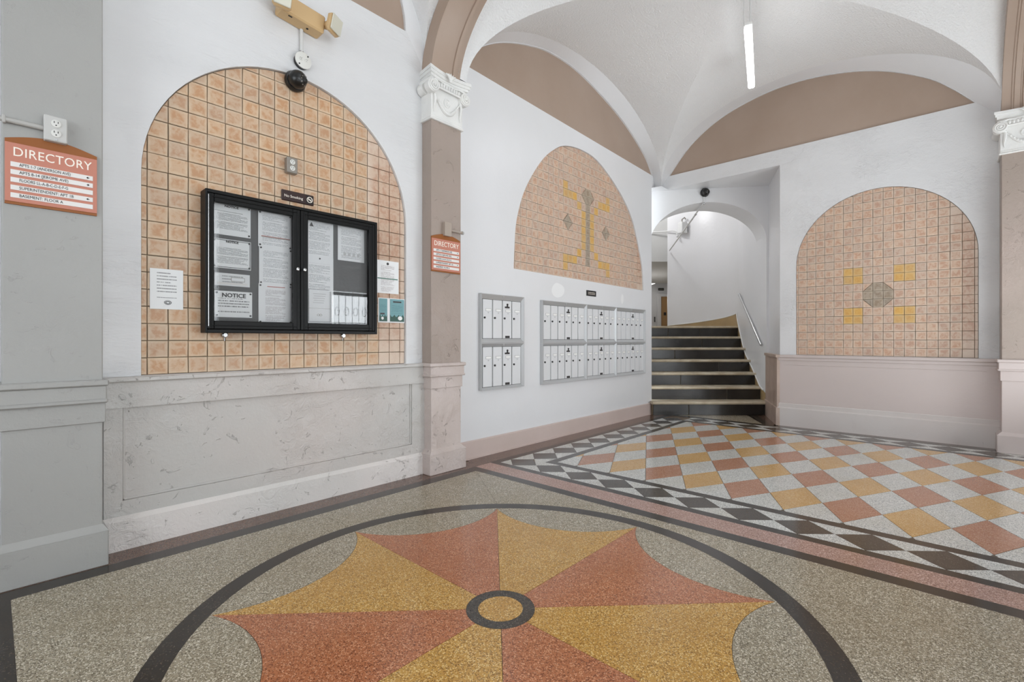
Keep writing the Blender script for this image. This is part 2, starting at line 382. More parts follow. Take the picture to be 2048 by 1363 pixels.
# ------------------------------------------------------------------ walls
def wall(name, mat, label, outer, niche, lunette, Y, rotz=0, loc=(0, 0, 0), rec=.028, back=True):
    root = MB(); holes = []
    if niche: holes.append(niche)
    if lunette: holes.append(lunette)
    root.holed(outer, holes, lambda p: (p[0], Y, p[1]))
    if niche:
        L = niche+[niche[0]]; root.strip([(p[0], Y, p[1]) for p in L], [(p[0], Y+rec+.01, p[1]) for p in L])
    if lunette:
        L = lunette+[lunette[0]]; root.strip([(p[0], Y, p[1]) for p in L], [(p[0], Y+.025, p[1]) for p in L])
    o = root.build(name, mat, None, loc, rotz); struct(o, label)
    if lunette:
        b = MB(); b.holed(lunette, [], lambda p: (p[0], Y+.022, p[1])); b.build('lunette', 'brown', o)['label'] = 'taupe painted lunette panel'
    if niche:
        b = MB(); b.holed(niche, [], lambda p: (p[0], Y+rec+.008, p[1])); b.build('grout_bed', 'grout', o)
    return o
wl = wall('wall_left', 'white', 'rough white plaster wall holding the notice board in a tiled arched niche', [(-3.2, 0), (2.75, 0), (2.75, 4.9), (-3.2, 4.9)], NICHE_L, LUN_L, YL)
wm = wall('wall_middle', 'white_smooth', 'white wall with mailboxes under a tiled lunette panel', [(2.70, 0), (6.93, 0), (6.93, 3.495), (7.2, 3.495), (7.2, 4.9), (2.70, 4.9)], NICHE_M, LUN_M, YM, rec=.022)
wr = wall('wall_right', 'white', 'white wall right of the stairs with a tiled arched niche', [(-1.70, 0), (3.0, 0), (3.0, 4.9), (-3.42, 4.9), (-3.42, 3.497), (-1.70, 3.497)], NICHE_R, LUN_R, 0, RX, (XR, 0, 0), rec=.022)

# ---- wall tiles, each its own piece
def tiles(wallo, niche, x0, z0, px, pz, nx, nz, yface, colour, limit, gap=.0021, order=None):
    ring = niche[:]
    if sum(ring[i-1][0]*ring[i][1]-ring[i][0]*ring[i-1][1] for i in range(len(ring))) < 0: ring = ring[::-1]
    ring = offset_poly(ring, -.003); cells = []
    for i in range(nx):
        for k in range(nz):
            a = (x0+i*px, z0+k*pz); sq = [a, (a[0]+px, a[1]), (a[0]+px, a[1]+pz), (a[0], a[1]+pz)]
            for poly, mt in colour(i, k, sq):
                poly = offset_poly(poly, -gap)
                c = clip(poly, ring)
                if len(c) >= 3 and parea(c) > 1.2e-4: cells.append((c, mt, len(c) == 4 and parea(c) > .97*parea(poly) and len(poly) == 4))
    if order: cells.sort(key=lambda c: order(c[0]))
    shared = {}
    rest = {}
    for n, (c, mt, full) in enumerate(cells):
        cx = sum(p[0] for p in c)/len(c); cz = sum(p[1] for p in c)/len(c)
        dy = random.uniform(-.0012, .0012)
        if n >= limit:
            mb = rest.setdefault('all', MB()); mb.prism(c, yface+.009, yface+dy, 'xz', top_in=.0025); continue
        if full and mt in shared and random.random() < .75:
            o = bpy.data.objects.new('tile', random.choice(shared[mt])); C.objects.link(o)
        else:
            mb = MB(); q = [(p[0]-cx, p[1]-cz) for p in c]
            if full: q = [(p[0]+random.uniform(-.0013, .0013), p[1]+random.uniform(-.0013, .0013)) for p in q]
            mb.prism(q, .009, 0, 'xz', top_in=.0028); o = mb.build('tile', mt)
            if full: shared.setdefault(mt, []).append(o.data)
        o.parent = wallo; o.location = (cx, yface+dy, cz); o.rotation_euler = (random.uniform(-.008, .008), 0, random.uniform(-.008, .008))
    for k, mb in rest.items():
        o = mb.build('small_tiles', 'tile_tan', wallo); o['kind'] = 'stuff'
def col_l(i, k, sq): return [(sq, 'tile')]
P = .0985
tiles(wl, NICHE_L, .608-.1, .945, .1005, P, 20, 22, YL+.020, col_l, 300)
def col_r(i, k, sq):
    # columns counted from the niche's left edge (i), rows from the ledge (k)
    if i in (6, 7, 11, 12) and k in (4, 5, 9, 10): return [(sq, 'tile_yellow')]
    if i in (8, 9, 10) and k in (6, 7, 8):
        if i == 9 or k == 7: return [(sq, 'tile_grey')]
        a, b, c, d = sq
        if (i, k) == (8, 6): return [([a, b, d], 'tile_tan'), ([b, c, d], 'tile_grey')]
        if (i, k) == (10, 6): return [([a, b, c], 'tile_tan'), ([a, c, d], 'tile_grey')]
        if (i, k) == (8, 8): return [([a, c, d], 'tile_tan'), ([a, b, c], 'tile_grey')]
        return [([b, c, d], 'tile_tan'), ([a, b, d], 'tile_grey')]
    return [(sq, 'tile_tan')]
tiles(wr, NICHE_R, -1.485-P, .945, P, P, 20, 22, .014, col_r, 330, gap=.0017)
PXM = .0965; K0 = 15
def col_m(i, k, sq):
    n = i-K0; a, b, c, d = sq
    if n == 0 and 2 <= k <= 11: return [(sq, 'tile_grey')]
    if abs(n) == 1 and k in (10, 11):
        tri = {(-1, 11): ([b, c, a], [a, c, d]), (-1, 10): ([b, c, d], [a, b, d]), (1, 11): ([a, b, d], [b, c, d]), (1, 10): ([a, c, d], [a, b, c])}[(n, k)]
        return [(tri[0], 'tile_grey'), (tri[1], 'tile_tan')]
    for s0 in (-5, 4):
        if n in (s0, s0+1) and k in (6, 7):
            l, up = n == s0, k == 7
            g = {(True, True): [a, b, c], (False, True): [a, b, d], (True, False): [b, c, d], (False, False): [a, c, d]}[(l, up)]
            r = {(True, True): [a, c, d], (False, True): [b, c, d], (True, False): [a, b, d], (False, False): [a, b, c]}[(l, up)]
            return [(g, 'tile_grey'), (r, 'tile_tan')]
    y = (abs(n) == 1 and 4 <= k <= 8) or (abs(n) == 2 and k in (3, 9)) or (abs(n) in (3, 4, 5) and k in (2, 10)) or (abs(n) == 5 and k in (1, 11))
    return [(sq, 'tile_yellow' if y else 'tile_tan')]
tiles(wm, NICHE_M, 5.1865-PXM*(K0+.5), 1.889, PXM, .0985, 33, 18, YM+.014, col_m, 420, gap=.0018)

# ---- mouldings of the left wainscot
o = MB()
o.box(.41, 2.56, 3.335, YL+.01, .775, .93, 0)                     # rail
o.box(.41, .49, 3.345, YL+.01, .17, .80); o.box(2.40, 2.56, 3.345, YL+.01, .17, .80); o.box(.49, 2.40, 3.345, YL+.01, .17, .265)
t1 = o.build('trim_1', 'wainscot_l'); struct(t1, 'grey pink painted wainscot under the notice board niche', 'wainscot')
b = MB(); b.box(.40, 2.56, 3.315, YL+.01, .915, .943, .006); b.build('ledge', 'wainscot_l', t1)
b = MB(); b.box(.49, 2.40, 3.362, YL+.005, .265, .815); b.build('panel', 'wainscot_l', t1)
b = MB()
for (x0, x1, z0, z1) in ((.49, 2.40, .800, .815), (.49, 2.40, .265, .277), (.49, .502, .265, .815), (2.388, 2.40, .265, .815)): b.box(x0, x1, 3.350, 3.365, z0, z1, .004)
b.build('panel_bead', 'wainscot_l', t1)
b = MB(); b.add([(x, y, z) for x in (.40, 2.56) for y, z in ((3.325, 0), (3.325, .158), (3.345, .182), (3.39, .182), (3.39, 0))],
    [(0, 1, 2, 3, 4), (9, 8, 7, 6, 5), (0, 5, 6, 1), (1, 6, 7, 2), (2, 7, 8, 3), (3, 8, 9, 4), (4, 9, 5, 0)])
struct(b.build('baseboard_left', 'base_l'), 'chipped pale baseboard along the wainscot on the left', 'baseboard')
b = MB(); b.box(2.84, 6.93, 3.395, YM+.01, 0, .172, .006); b.box(2.84, 6.93, 3.385, YM, 0, .012)
struct(b.build('baseboard_middle', 'base_m'), 'pinkish taupe baseboard under the mailboxes', 'baseboard')
# ---- right wainscot (right wall frame: x = -Y)
t2 = MB(); t2.box(-1.70, .40, -.05, .01, .20, .90); t2 = t2.build('trim_2', 'wainscot_r', None, (XR, 0, 0), RX)
struct(t2, 'mauve painted wainscot under the right tiled niche', 'wainscot')
b = MB(); b.box(-1.72, .40, -.075, 0, .905, .943, .006); b.build('ledge', 'wainscot_r', t2)
b = MB(); b.box(-1.71, .40, -.062, 0, .868, .906, .004); b.box(-1.64, .28, -.054, 0, .808, .816, .002); b.build('rail_moulding', 'wainscot_r', t2)
b = MB(); b.add([(x, y, z) for x in (-1.715, .40) for y, z in ((-.07, 0), (-.07, .235), (-.055, .25), (-.055, .295), (-.045, .31), (0, .31), (0, 0))],
    [(0, 1, 2, 3, 4, 5, 6), (13, 12, 11, 10, 9, 8, 7)]+[(i, i+7, (i+1) % 7+7, (i+1) % 7) for i in range(7)])
struct(b.build('baseboard_right', 'base_r', None, (XR, 0, 0), RX), 'pale stepped baseboard along the right wall', 'baseboard')

# ------------------------------------------------------------------ ceiling: vaults, soffits, flat parts
def vault_mesh(b, n=48):
    mb = MB(); us = [-cos(pi*i/n) for i in range(n+1)]; vs = []
    for i in range(n+1):
        for j in range(n+1):
            u, v = us[i], us[j]; X = b[0]+(u+1)/2*(b[1]-b[0]); Y = b[2]+(v+1)/2*(b[3]-b[2]); vs.append((X, Y, max(prof(u), prof(v))))
    fs = []
    for i in range(n):
        for j in range(n):
            q = [i*(n+1)+j, (i+1)*(n+1)+j, (i+1)*(n+1)+j+1, i*(n+1)+j+1]
            um, vm = us[i]+us[i+1], us[j]+us[j+1]
            fs += [(q[0], q[1], q[2]), (q[0], q[2], q[3])] if um*vm > 0 else [(q[0], q[1], q[3]), (q[1], q[2], q[3])]
    return mb.add(vs, fs, True)
ceil = MB()
for x0, x1, y0, y1 in ((-3.3, .38, -3.1, 3.45), (.38, 8.2, -3.1, -1.0)): ceil.box(x0, x1, y0, y1, 4.95, 5.0)
ceil.box(.3, 7.3, -1.1, 3.5, 4.95, 5.0)
ceil = ceil.build('ceiling', 'vault'); struct(ceil, 'white plaster groin vaulted lobby ceiling', 'ceiling')
vault_mesh(B2).build('vault', 'vault', ceil, sharp=14); vault_mesh(B1).build('vault', 'vault', ceil, sharp=14)
# wall arches: the soffit from the vault's edge back to the lunette
def arc_resample(pts, n):
    L = [0]
    for i in range(1, len(pts)): L.append(L[-1]+sqrt((pts[i][0]-pts[i-1][0])**2+(pts[i][1]-pts[i-1][1])**2))
    out = []; j = 0
    for k in range(n+1):
        t = L[-1]*k/n
        while j < len(pts)-2 and L[j+1] < t: j += 1
        f = (t-L[j])/max(1e-9, L[j+1]-L[j]); out.append((pts[j][0]+(pts[j+1][0]-pts[j][0])*f, pts[j][1]+(pts[j+1][1]-pts[j][1])*f))
    return out
def grow(arc, d):
    out = []
    for i in range(len(arc)):
        a, c = arc[max(i-1, 0)], arc[min(i+1, len(arc)-1)]; t = Vector((c[0]-a[0], c[1]-a[1])).normalized(); out.append((arc[i][0]-t.y*d, arc[i][1]+t.x*d))
    return out
def soffit(lun, e0, e1, spring_l, spring_r, f_front, f_wall, name):
    E = [((e0+e1)/2-(e1-e0)/2*cos(pi*i/80), SPR+RISE*sin(pi*i/80)) for i in range(81)]
    W = arc_resample([spring_l]+grow(lun, .006)+[spring_r], 80)
    E = arc_resample(E, 80)
    mb = MB(); mb.strip([f_front(p) for p in E], [f_wall(p) for p in W], True); return mb.build(name, 'white_smooth', ceil, sharp=60)
soffit(LUN_M, 2.95, 6.95, (2.97, 3.5), (7.06, 3.5), lambda p: (p[0], 3.27, p[1]), lambda p: (p[0], YM-.001, p[1]), 'wall_arch')
soffit(LUN_R, -3.27, .40, (-3.42, 3.5), (.40, 3.5), lambda p: (6.95, -p[0], p[1]), lambda p: (XR-.001, -p[0], p[1]), 'wall_arch')
soffit(LUN_L, .38, 2.56, (.40, 3.5), (2.54, 3.5), lambda p: (p[0], 3.37, p[1]), lambda p: (p[0], YL-.001, p[1]), 'wall_arch')
# transverse arches with moulded edge
def trans_arch(name, label, along, c, half, prof_pts, rise):
    n = 64; rings = []
    for i in range(n+1):
        t = pi*i/n; h = c+half*cos(t); z = 3.40+rise*sin(t)
        nrm = Vector((cos(t)*rise, sin(t)*half)).normalized()
        ring = []
        for w_, off in prof_pts:
            hh, zz = h+nrm[0]*off, z+nrm[1]*off
            ring.append((w_, hh, zz) if along == 'Y' else (hh, w_, zz))
        rings.append(ring)
    k = len(prof_pts); mb = MB(); vs = [v for r in rings for v in r]
    fs = [(i*k+j, i*k+(j+1) % k, (i+1)*k+(j+1) % k, (i+1)*k+j) for i in range(n) for j in range(k)]
    mb.add(vs, fs, True); o = mb.build(name, 'brown', sharp=25); struct(o, label, 'arch'); return o
ta = trans_arch('trim_3', 'taupe moulded arch springing from the middle pilaster', 'Y', 1.425, 1.825,
    [(2.53, 0), (2.545, -.006), (2.74, -.006), (2.745, .006), (2.757, .006), (2.762, -.004), (2.79, -.004), (2.80, .012), (2.83, .012), (2.836, .024), (2.865, .024), (2.865, .14), (2.53, .14)], 1.06)
tb = trans_arch('trim_4', 'taupe moulded arch springing from the far right pilaster', 'X', 4.9, 2.045,
    [(-.38, .016), (-.445, .016), (-.448, .006), (-.462, .006), (-.466, -.006), (-.505, -.006), (-.51, .004), (-.522, .004), (-.527, -.01), (-.73, -.01), (-.73, .16), (-.38, .16)], .95)
# spandrel walls closing the arches up to the ceiling
def spandrel(along, c, half, rise, w0, w1, h0, h1):
    mb = MB(); pts = [(h0, 3.45), (h0, 4.95), (h1, 4.95), (h1, 3.45)]+[(c+half*cos(pi*i/40), 3.40+rise*sin(pi*i/40)+.14) for i in range(41)]
    for w_ in (w0, w1): mb.holed(pts, [], (lambda p: (w_, p[0], p[1])) if along == 'Y' else (lambda p: (p[0], w_, p[1])))
    mb.build('spandrel', 'vault', ceil)
spandrel('Y', 1.425, 1.825, 1.06, 2.565, 2.84, -.42, 3.40)
spandrel('X', 4.9, 2.045, .95, -.42, -.70, 2.7, 7.2)
mb = MB(); mb.strip([(2.86, 1.435-1.835*cos(pi*i/60), SPR+RISE*sin(pi*i/60)) for i in range(61)], [(2.951, 1.435-1.835*cos(pi*i/60), SPR+RISE*sin(pi*i/60)) for i in range(61)], True)
mb.build('vault_edge', 'vault', ceil)

# ------------------------------------------------------------------ pilasters
def spiral(cx, cy, cz, r0, r1, turns, hand, axis='y'):
    n = int(22*turns); return [(cx+hand*(r0+(r1-r0)*i/n)*cos(2*pi*turns*i/n+pi/2), cy-.004*i/n, cz+(r0+(r1-r0)*i/n)*sin(2*pi*turns*i/n+pi/2)) for i in range(n+1)]
def pilaster(label, loc, rotz, w_, p, shaft_mat, low_mat, capital=True, top=3.04, k=1.0):
    r = empty('pilaster', label, 'pilaster', loc, rotz)
    b = MB(); b.box(0, w_, -p, .0, .93, top, .004); b.build('shaft', shaft_mat, r)
    b = MB(); b.box(0, w_, -p, .0, .2, .93, .004); b.build('pedestal', low_mat, r)
    b = MB(); b.box(-.035*k, w_+.035*k, -p-.035, .0, .915, .945, .006); b.box(-.022*k, w_+.022*k, -p-.022, .02, .845, .916, .004); b.box(-.03*k, w_+.03*k, -p-.03, .02, .828, .848, .006); b.box(-.01, w_+.01, -p-.01, .02, .728, .83, .003)
    b.build('ledge_moulding', low_mat, r)
    b = MB(); b.box(-.035*k, w_+.035*k, -p-.032*k, .02, 0, .178, .004)
    b.add([(x, y, z) for x, y, z in ((-.035*k, -p-.032*k, .176), (w_+.035*k, -p-.032*k, .176), (w_+.035*k, .02, .176), (-.035*k, .02, .176), (0, -p, .21), (w_, -p, .21), (w_, .02, .21), (0, .02, .21))],
          [(0, 1, 5, 4), (1, 2, 6, 5), (3, 0, 4, 7), (4, 5, 6, 7)])
    b.build('plinth', low_mat, r)
    if capital:
        f = -p
        c = MB(); c.box(-.008, w_+.008, f-.008, .02, 3.055, 3.30); c = c.build('capital', 'cap', r)
        b = MB(); b.box(-.02, w_+.02, f-.02, .02, 3.018, 3.034, .005); b.box(-.013, w_+.013, f-.013, .02, 3.034, 3.058, .007); b.build('necking', 'cap', c)
        b = MB(); n = 16                                           # abacus with hollowed front
        def ab(k, dz): return [(-.055+k+(w_+.125-2*k)*i/n, f-.062+k+.032*sin(pi*i/n)) for i in range(n+1)]+[(w_+.05-k, .0), (-.03+k, .0)]
        for k, z0, z1 in ((.02, 3.372, 3.395), (.008, 3.395, 3.42), (0, 3.42, 3.448)): b.prism(ab(k, 0), z0, z1, 'xy')
        b.build('abacus', 'cap', c)
        b = MB(); b.box(-.03, w_+.03, f-.03, .02, 3.30, 3.374, .012)
        b.tube([(-.0, f-.034, 3.296), (w_, f-.034, 3.296)], .009, 8); b.build('echinus', 'cap', c)
        b = MB(); k = 9
        for i in range(k): b.ball((.055+(w_-.11)*i/(k-1), f-.032, 3.325), .0125, .014, .021, 8, 6)
        b = b.build('egg_row', 'cap', c); b['kind'] = 'stuff'
        for s_, xc in ((-1, -.012), (1, w_+.012)):
            b = MB(); b.lathe([(.052, .06), (.056, 0), (.05, -.008), (.0, -.008)], (xc, f-.045, 3.288), 'y', 24)
            b.tube(spiral(xc, f-.055, 3.288, .052, .008, 2.4, s_), .0075, 6); b.ball((xc, f-.06, 3.288), .010)
            b.tube([(xc+s_*.0, f-.05, 3.338), (xc-s_*.06, f-.045, 3.352), (xc-s_*.12, f-.035, 3.345)], [.010, .009, .004], 6)
            b.lathe([(.05, .05), (.044, .09), (.05, p-.01)], (xc, f, 3.288), 'y', 18)
            b.build('volute', 'cap', c)
        b = MB(); m_ = w_/2
        for q in range(-2, 3): b.tube([(m_, f-.05, 3.385), (m_+q*.014, f-.062, 3.42), (m_+q*.026, f-.058, 3.445-abs(q)*.006)], [.006, .010, .005], 6)
        b.ball((m_, f-.055, 3.38), .012); b.build('fleuron', 'cap', c)
        b = MB(); pts = []                                           # hanging garland
        for i in range(25):
            t = i/24; pts.append((.03+(w_-.06)*t, f-.016, 3.235-.125*sin(pi*t)))
        b.tube(pts, [.006+.012*sin(pi*i/24) for i in range(25)], 8)
        for i in range(3, 22, 2): b.ball((pts[i][0], f-.028, pts[i][2]+.004), .009, .007, .011, 8, 6)
        b.build('garland', 'cap', c)
        b = MB()
        for xc in (.022, w_-.022):
            b = MB(); b.tube([(xc, f-.014, 3.262), (xc+.006, f-.02, 3.20), (xc-.004, f-.016, 3.12), (xc, f-.01, 3.085)], [.010, .015, .009, .003], 7)
            b.ball((xc, f-.02, 3.245), .016, .012, .016, 8, 6); b.build('ribbon_drop', 'cap', c)
        b = MB(); b.tube([(m_+.032*cos(q*.36+.9), f-.012, 3.205+.034*sin(q*.36+.9)) for q in range(15)], [.004+.004*sin(pi*q/14) for q in range(15)], 6); b.ball((m_+.006, f-.01, 3.204), .012, .008, .014, 8, 6); b.build('rosette', 'cap', c)
    return r
pilaster('grey painted pilaster at the left edge, behind the big directory sign', (.035, YL, 0), 0, .353, .19, 'pier', 'pier', False, 4.95, .6)
pilaster('taupe pilaster with a scrolled white capital, between notice board and mailboxes', (2.53, YL, 0), 0, .333, .13, 'shaft', 'pedestal')
pilaster('taupe pilaster at the right edge beside the right tiled niche', (XR, -.378, 0), RX, .34, .26, 'shaft', 'wainscot_r')

# ------------------------------------------------------------------ floor of terrazzo pieces
fl = MB(); fl.box(-3.2, 8.3, -3.0, 3.9, -.06, -.0018); fl = fl.build('floor', 'joint'); struct(fl, 'terrazzo lobby floor with star medallion, diamond border and harlequin field', 'floor')
def piece(name, poly, mat, gap=.0016, label=None):
    cx = sum(p[0] for p in poly)/len(poly); cy = sum(p[1] for p in poly)/len(poly)
    q = offset_poly(poly, -gap) if gap else poly
    mb = MB(); n = len(q)
    top = [(p[0]-cx, p[1]-cy, 0) for p in q]; bot = [(p[0]-cx, p[1]-cy, -.004) for p in q]
    tris = tessellate_polygon([[Vector((v[0], v[1], 0)) for v in top]])
    mb.add(top+bot, [tuple(t) for t in tris]+[(i, (i+1) % n, n+(i+1) % n, n+i) for i in range(n)])
    o = mb.build(name, mat, fl); o.location = (cx, cy, 0)
    me = o.data
    if label: o['label'] = label
    return o
def rect(x0, x1, y0, y1): return [(x0, y0), (x1, y0), (x1, y1), (x0, y1)]
def ringarc(R, a0, a1, n=12, c=(1.475, 1.42)): return [(c[0]+R*cos(a0+(a1-a0)*i/n), c[1]+R*sin(a0+(a1-a0)*i/n)) for i in range(n+1)]
MC = Vector((1.475, 1.42)); R0, R1, RT = 1.302, 1.212, 1.205
bx0, bx1, by0, by1 = .06, 2.872, -.22, 3.06
# grey field outside the ring, cut by joints from the star's tips
edge = {0: (bx1, 1.42), 1: (bx1, by1), 2: (1.475, by1), 3: (bx0, by1), 4: (bx0, 1.42), 5: (bx0, by0), 6: (1.475, by0), 7: (bx1, by0)}
for k in range(8):
    a0, a1 = k*pi/4, (k+1)*pi/4
    piece('terrazzo_panel', ringarc(R0, a0, a1)+[edge[(k+1) % 8], edge[k]], 't_grey', .001)
    piece('ring_segment', ringarc(R1, a0, a1)+ringarc(R0, a1, a0), 't_black', 0)
    # star sector with hollow outer edge
    t0 = MC+Vector((cos(a0), sin(a0)))*RT; t1 = MC+Vector((cos(a1), sin(a1)))*RT; am = (a0+a1)/2
    chord = (t1-t0).length; sag = RT*cos(pi/8)-.905; rad = (chord*chord/4+sag*sag)/(2*sag)
    cc = MC+Vector((cos(am), sin(am)))*(.905+rad); hb = math.asin(chord/2/rad)
    scal = [tuple(cc+Vector((cos(am+pi+hb*(1-2*i/18)), sin(am+pi+hb*(1-2*i/18))))*rad) for i in range(19)]
    if (Vector(scal[0])-t0).length > (Vector(scal[-1])-t0).length: scal = scal[::-1]
    piece('scallop_panel', scal[::-1]+ringarc(R1, a0, a1), 't_grey', .0009)
    piece('star_point', ringarc(.146, a1, a0, 8)+scal, 't_red' if k in (1, 3, 5, 7) else 't_yellow', .0012)
E_SW = None
piece('medallion_ring', ringarc(.146, 0, pi, 20)+ringarc(.096, pi, 0, 20), 't_dark', 0); piece('medallion_ring', ringarc(.146, pi, 2*pi, 20)+ringarc(.096, 2*pi, pi, 20), 't_dark', 0)
piece('medallion_disc', ringarc(.096, 0, 2*pi, 40)[:-1], 't_yellow', .0008)
# borders of the first bay
piece('border_strip', rect(-.04, 2.965, 3.06, 3.165), 't_black', 0)
piece('border_strip', rect(-.04, .06, -.32, 3.06), 't_black', 0); piece('border_strip', rect(.06, 2.872, -.32, -.22), 't_black', 0)
piece('wall_border', rect(-.04, 3.05, 3.165, 3.345), 't_brown', 0)
piece('wall_border', rect(-3.2, -.04, -3, 3.38), 't_brown', .001); piece('wall_border', rect(-.04, 2.872, -3, -.32), 't_grey', .001)
# transition bands and second bay
YB = -1.25
piece('border_strip', rect(2.872, 2.965, YB-.1, 3.06), 't_black', 0); piece('border_band', rect(2.965, 3.152, YB-.1, 3.165), 't_pink', 0)
piece('border_strip', rect(3.152, 3.226, YB, 3.185), 't_black', 0)
piece('wall_border', [(3.05, 3.165), (3.152, 3.165), (3.152, 3.185), (6.62, 3.185), (7.06, 3.185), (6.95, 3.40), (3.05, 3.40)], 't_brown', 0)
piece('border_strip', rect(3.226, 6.955, 3.105, 3.185), 't_black', 0); piece('border_strip', rect(6.955, 7.065, YB, 3.185), 't_black', 0)
piece('wall_border', rect(7.065, 7.2, -3, 1.75), 't_brown', 0)
piece('border_strip', rect(3.51, 6.655, 2.72, 2.797), 't_black', 0); piece('border_strip', rect(3.51, 3.59, YB, 2.72), 't_black', 0); piece('border_strip', rect(6.575, 6.655, YB, 2.72), 't_black', 0)
piece('wall_border', rect(2.872, 7.2, -3, YB-.1), 't_grey', .001); piece('border_strip', rect(3.152, 7.065, YB-.1, YB), 't_black', 0)
def diamonds(region, centers, hx, hy, along):
    x0, x1, y0, y1 = region; conv = rect(*region)
    for cx, cy in centers:
        if along == 'X' and cx == centers[0][0]: continue
        d = clip([(cx-hx, cy), (cx, cy-hy), (cx+hx, cy), (cx, cy+hy)], conv)
        if len(d) >= 3 and parea(d) > 1e-3: piece('diamond', d, 't_dark', .001)
    # light triangles between the diamonds
    if along == 'Y':
        ys = sorted(c[1] for c in centers); cx = centers[0][0]
        for a, b in zip(ys[:-1], ys[1:]):
            if a < y0: continue
            piece('triangle', clip([(x0, a), (cx, (a+b)/2), (x0, b)], conv), 't_light', .001); piece('triangle', clip([(x1, a), (x1, b), (cx, (a+b)/2)], conv if x0 > 6 else rect(x0, x1, y0, 2.797)), 't_light', .001)
    else:
        xs = sorted(c[0] for c in centers); cy = centers[0][1]
        for a, b in zip(xs[:-1], xs[1:]):
            piece('triangle', clip([(a, y0), (b, y0), ((a+b)/2, cy)], conv), 't_light', .001); piece('triangle', clip([(a, y1), ((a+b)/2, cy), (b, y1)], conv), 't_light', .001)
PD = .326
diamonds((3.226, 3.51, YB, 3.105), [(3.37, 2.951-PD*k) for k in range(0, 13)], .142, PD/2, 'Y')
diamonds((3.37, 6.955, 2.797, 3.105), [(3.37+PD*k, 2.951) for k in range(0, 11)], PD/2, .154, 'X')
diamonds((6.655, 6.955, YB, 2.797), [(6.805, 2.951-PD*k) for k in range(0, 13)], .150, PD/2, 'Y')
piece('triangle', [(3.226, 3.105), (3.226, 2.951), (3.37, 3.105)], 't_light', .001)
# harlequin field: long lozenges, every other column red and gold
field = rect(3.59, 6.575, YB, 2.72); HX, HY = .333, .1675
for i in range(-1, 11):
    for j in range(-14, 12):
        cx = 3.955+HX*i; cy = .5+HY*2*j+(HY if i % 2 else 0)
        c = clip([(cx-HX, cy), (cx, cy-HY), (cx+HX, cy), (cx, cy+HY)], field)
        if len(c) >= 3 and parea(c) > 4e-4:
            mt = 't_light' if i % 2 else ('t_salmon' if (i//2+j) % 2 == 0 else 't_gold')
            piece('lozenge', c, mt, .0022)
# by the stairs
piece('terrazzo_panel', [(7.065, 3.185), (7.065, 1.88), (7.74, 2.24), (6.98, 3.42)], 't_grey', 0)
piece('landing_strip', [(7.065, 1.88), (7.065, 1.77), (7.86, 2.17), (7.80, 2.30)], 't_dark', 0)
piece('wall_border', [(7.065, 1.77), (7.065, 1.70), (7.25, 1.70), (8.05, 2.06), (7.86, 2.17)], 't_brown', 0)

# ------------------------------------------------------------------ stairs (frame square to the flight: x across, y along)
def sw(a, d): return (AX*a+AY*d, -AY*a+AX*d)
st = empty('staircase', 'flight of seven cream marble treads on black slate risers under the arch', 'stairs', (0, 0, 0), THETA)
D0, GO, RI = 7.27, .306, .2
joints = [[.32], [.67], [.28], [.66], [.25], [.55], [.2, .55]]
def aright(d): return 3.91+.22*(d-7.27)
for k in range(7):
    d = D0+GO*k; z = RI*(k+1); al, ar = (2.0 if k else 2.142), aright(d)+.03
    xs = [al]; vis = d*.2885
    for j in joints[k]: xs.append(vis+(ar-vis)*j)
    xs.append(ar)
    for a, b2 in zip(xs[:-1], xs[1:]):
        b = MB(); b.box(a+.004, b2-.004, d, d+.03, z-RI, z-.035, .003); b.build('riser', 'riser', st)
    b = MB(); y0 = d-.028; y1 = d+GO+.01 if k < 6 else d+.5
    b.add([(x, y, zz) for x in (al-.01, ar+.02) for y, zz in ((y1, z-.04), (y0+.012, z-.04), (y0, z-.03), (y0-.002, z-.015), (y0+.006, z-.003), (y0+.02, z), (y1, z))],
          [(0, 1, 2, 3, 4, 5, 6), (13, 12, 11, 10, 9, 8, 7)]+[(i, (i+1) % 7, (i+1) % 7+7, i+7) for i in range(7)])
    b.build('tread', 'tread', st)
    b = MB(); b.box(al+.001, ar-.001, d+.012, d+GO+.02, 0 if k == 0 else z-RI-.02, z-.039); b.build('step_core', 'mortar', st)
# landing and walls of the stair hall
b = MB(); b.box(1.8, 6.3, D0+6*GO+.45, 18, 1.2, 1.398); struct(b.build('floor_landing', 'tread', None, (0, 0, 0), THETA), 'upper landing floor beyond the stairs', 'floor')
A_, B_ = (2.15, 7.60), (3.905, 7.32)
ARC = (2.19, 3.895, 2.66, 3.285)
def on_ab(a, extra=0): t = (a-A_[0])/(B_[0]-A_[0]); return A_[1]+(B_[1]-A_[1])*t+extra
ring = [(a, z) for a, z in arch_ring(ARC[0], ARC[1], 0, ARC[2], ARC[3])]
fr = MB(); outer = [(2.02, 0), (ARC[0], 0)]+[p for p in ring[::-1][:-2]]+[(ARC[1], 0), (4.15, 0), (4.15, 3.5), (2.02, 3.5)]
fr.holed(outer, [], lambda p: (p[0], on_ab(p[0]), p[1]))
TH = .52
inn = ring[2:][::-1]
fr.strip([(p[0], on_ab(p[0]), p[1]) for p in inn], [(p[0]+.02+.098*max(0, (p[0]-2.6)/1.3), on_ab(p[0])+TH, p[1]+.0) for p in inn], True)
fr.strip([(ARC[0], on_ab(ARC[0]), 0), (ARC[0], on_ab(ARC[0]), ARC[2])], [(ARC[0]+.02, on_ab(ARC[0])+TH, 0), (ARC[0]+.02, on_ab(ARC[0])+TH, ARC[2])])
bk = [(p[0]+.02+.098*max(0, (p[0]-2.6)/1.3), p[1]) for p in inn]
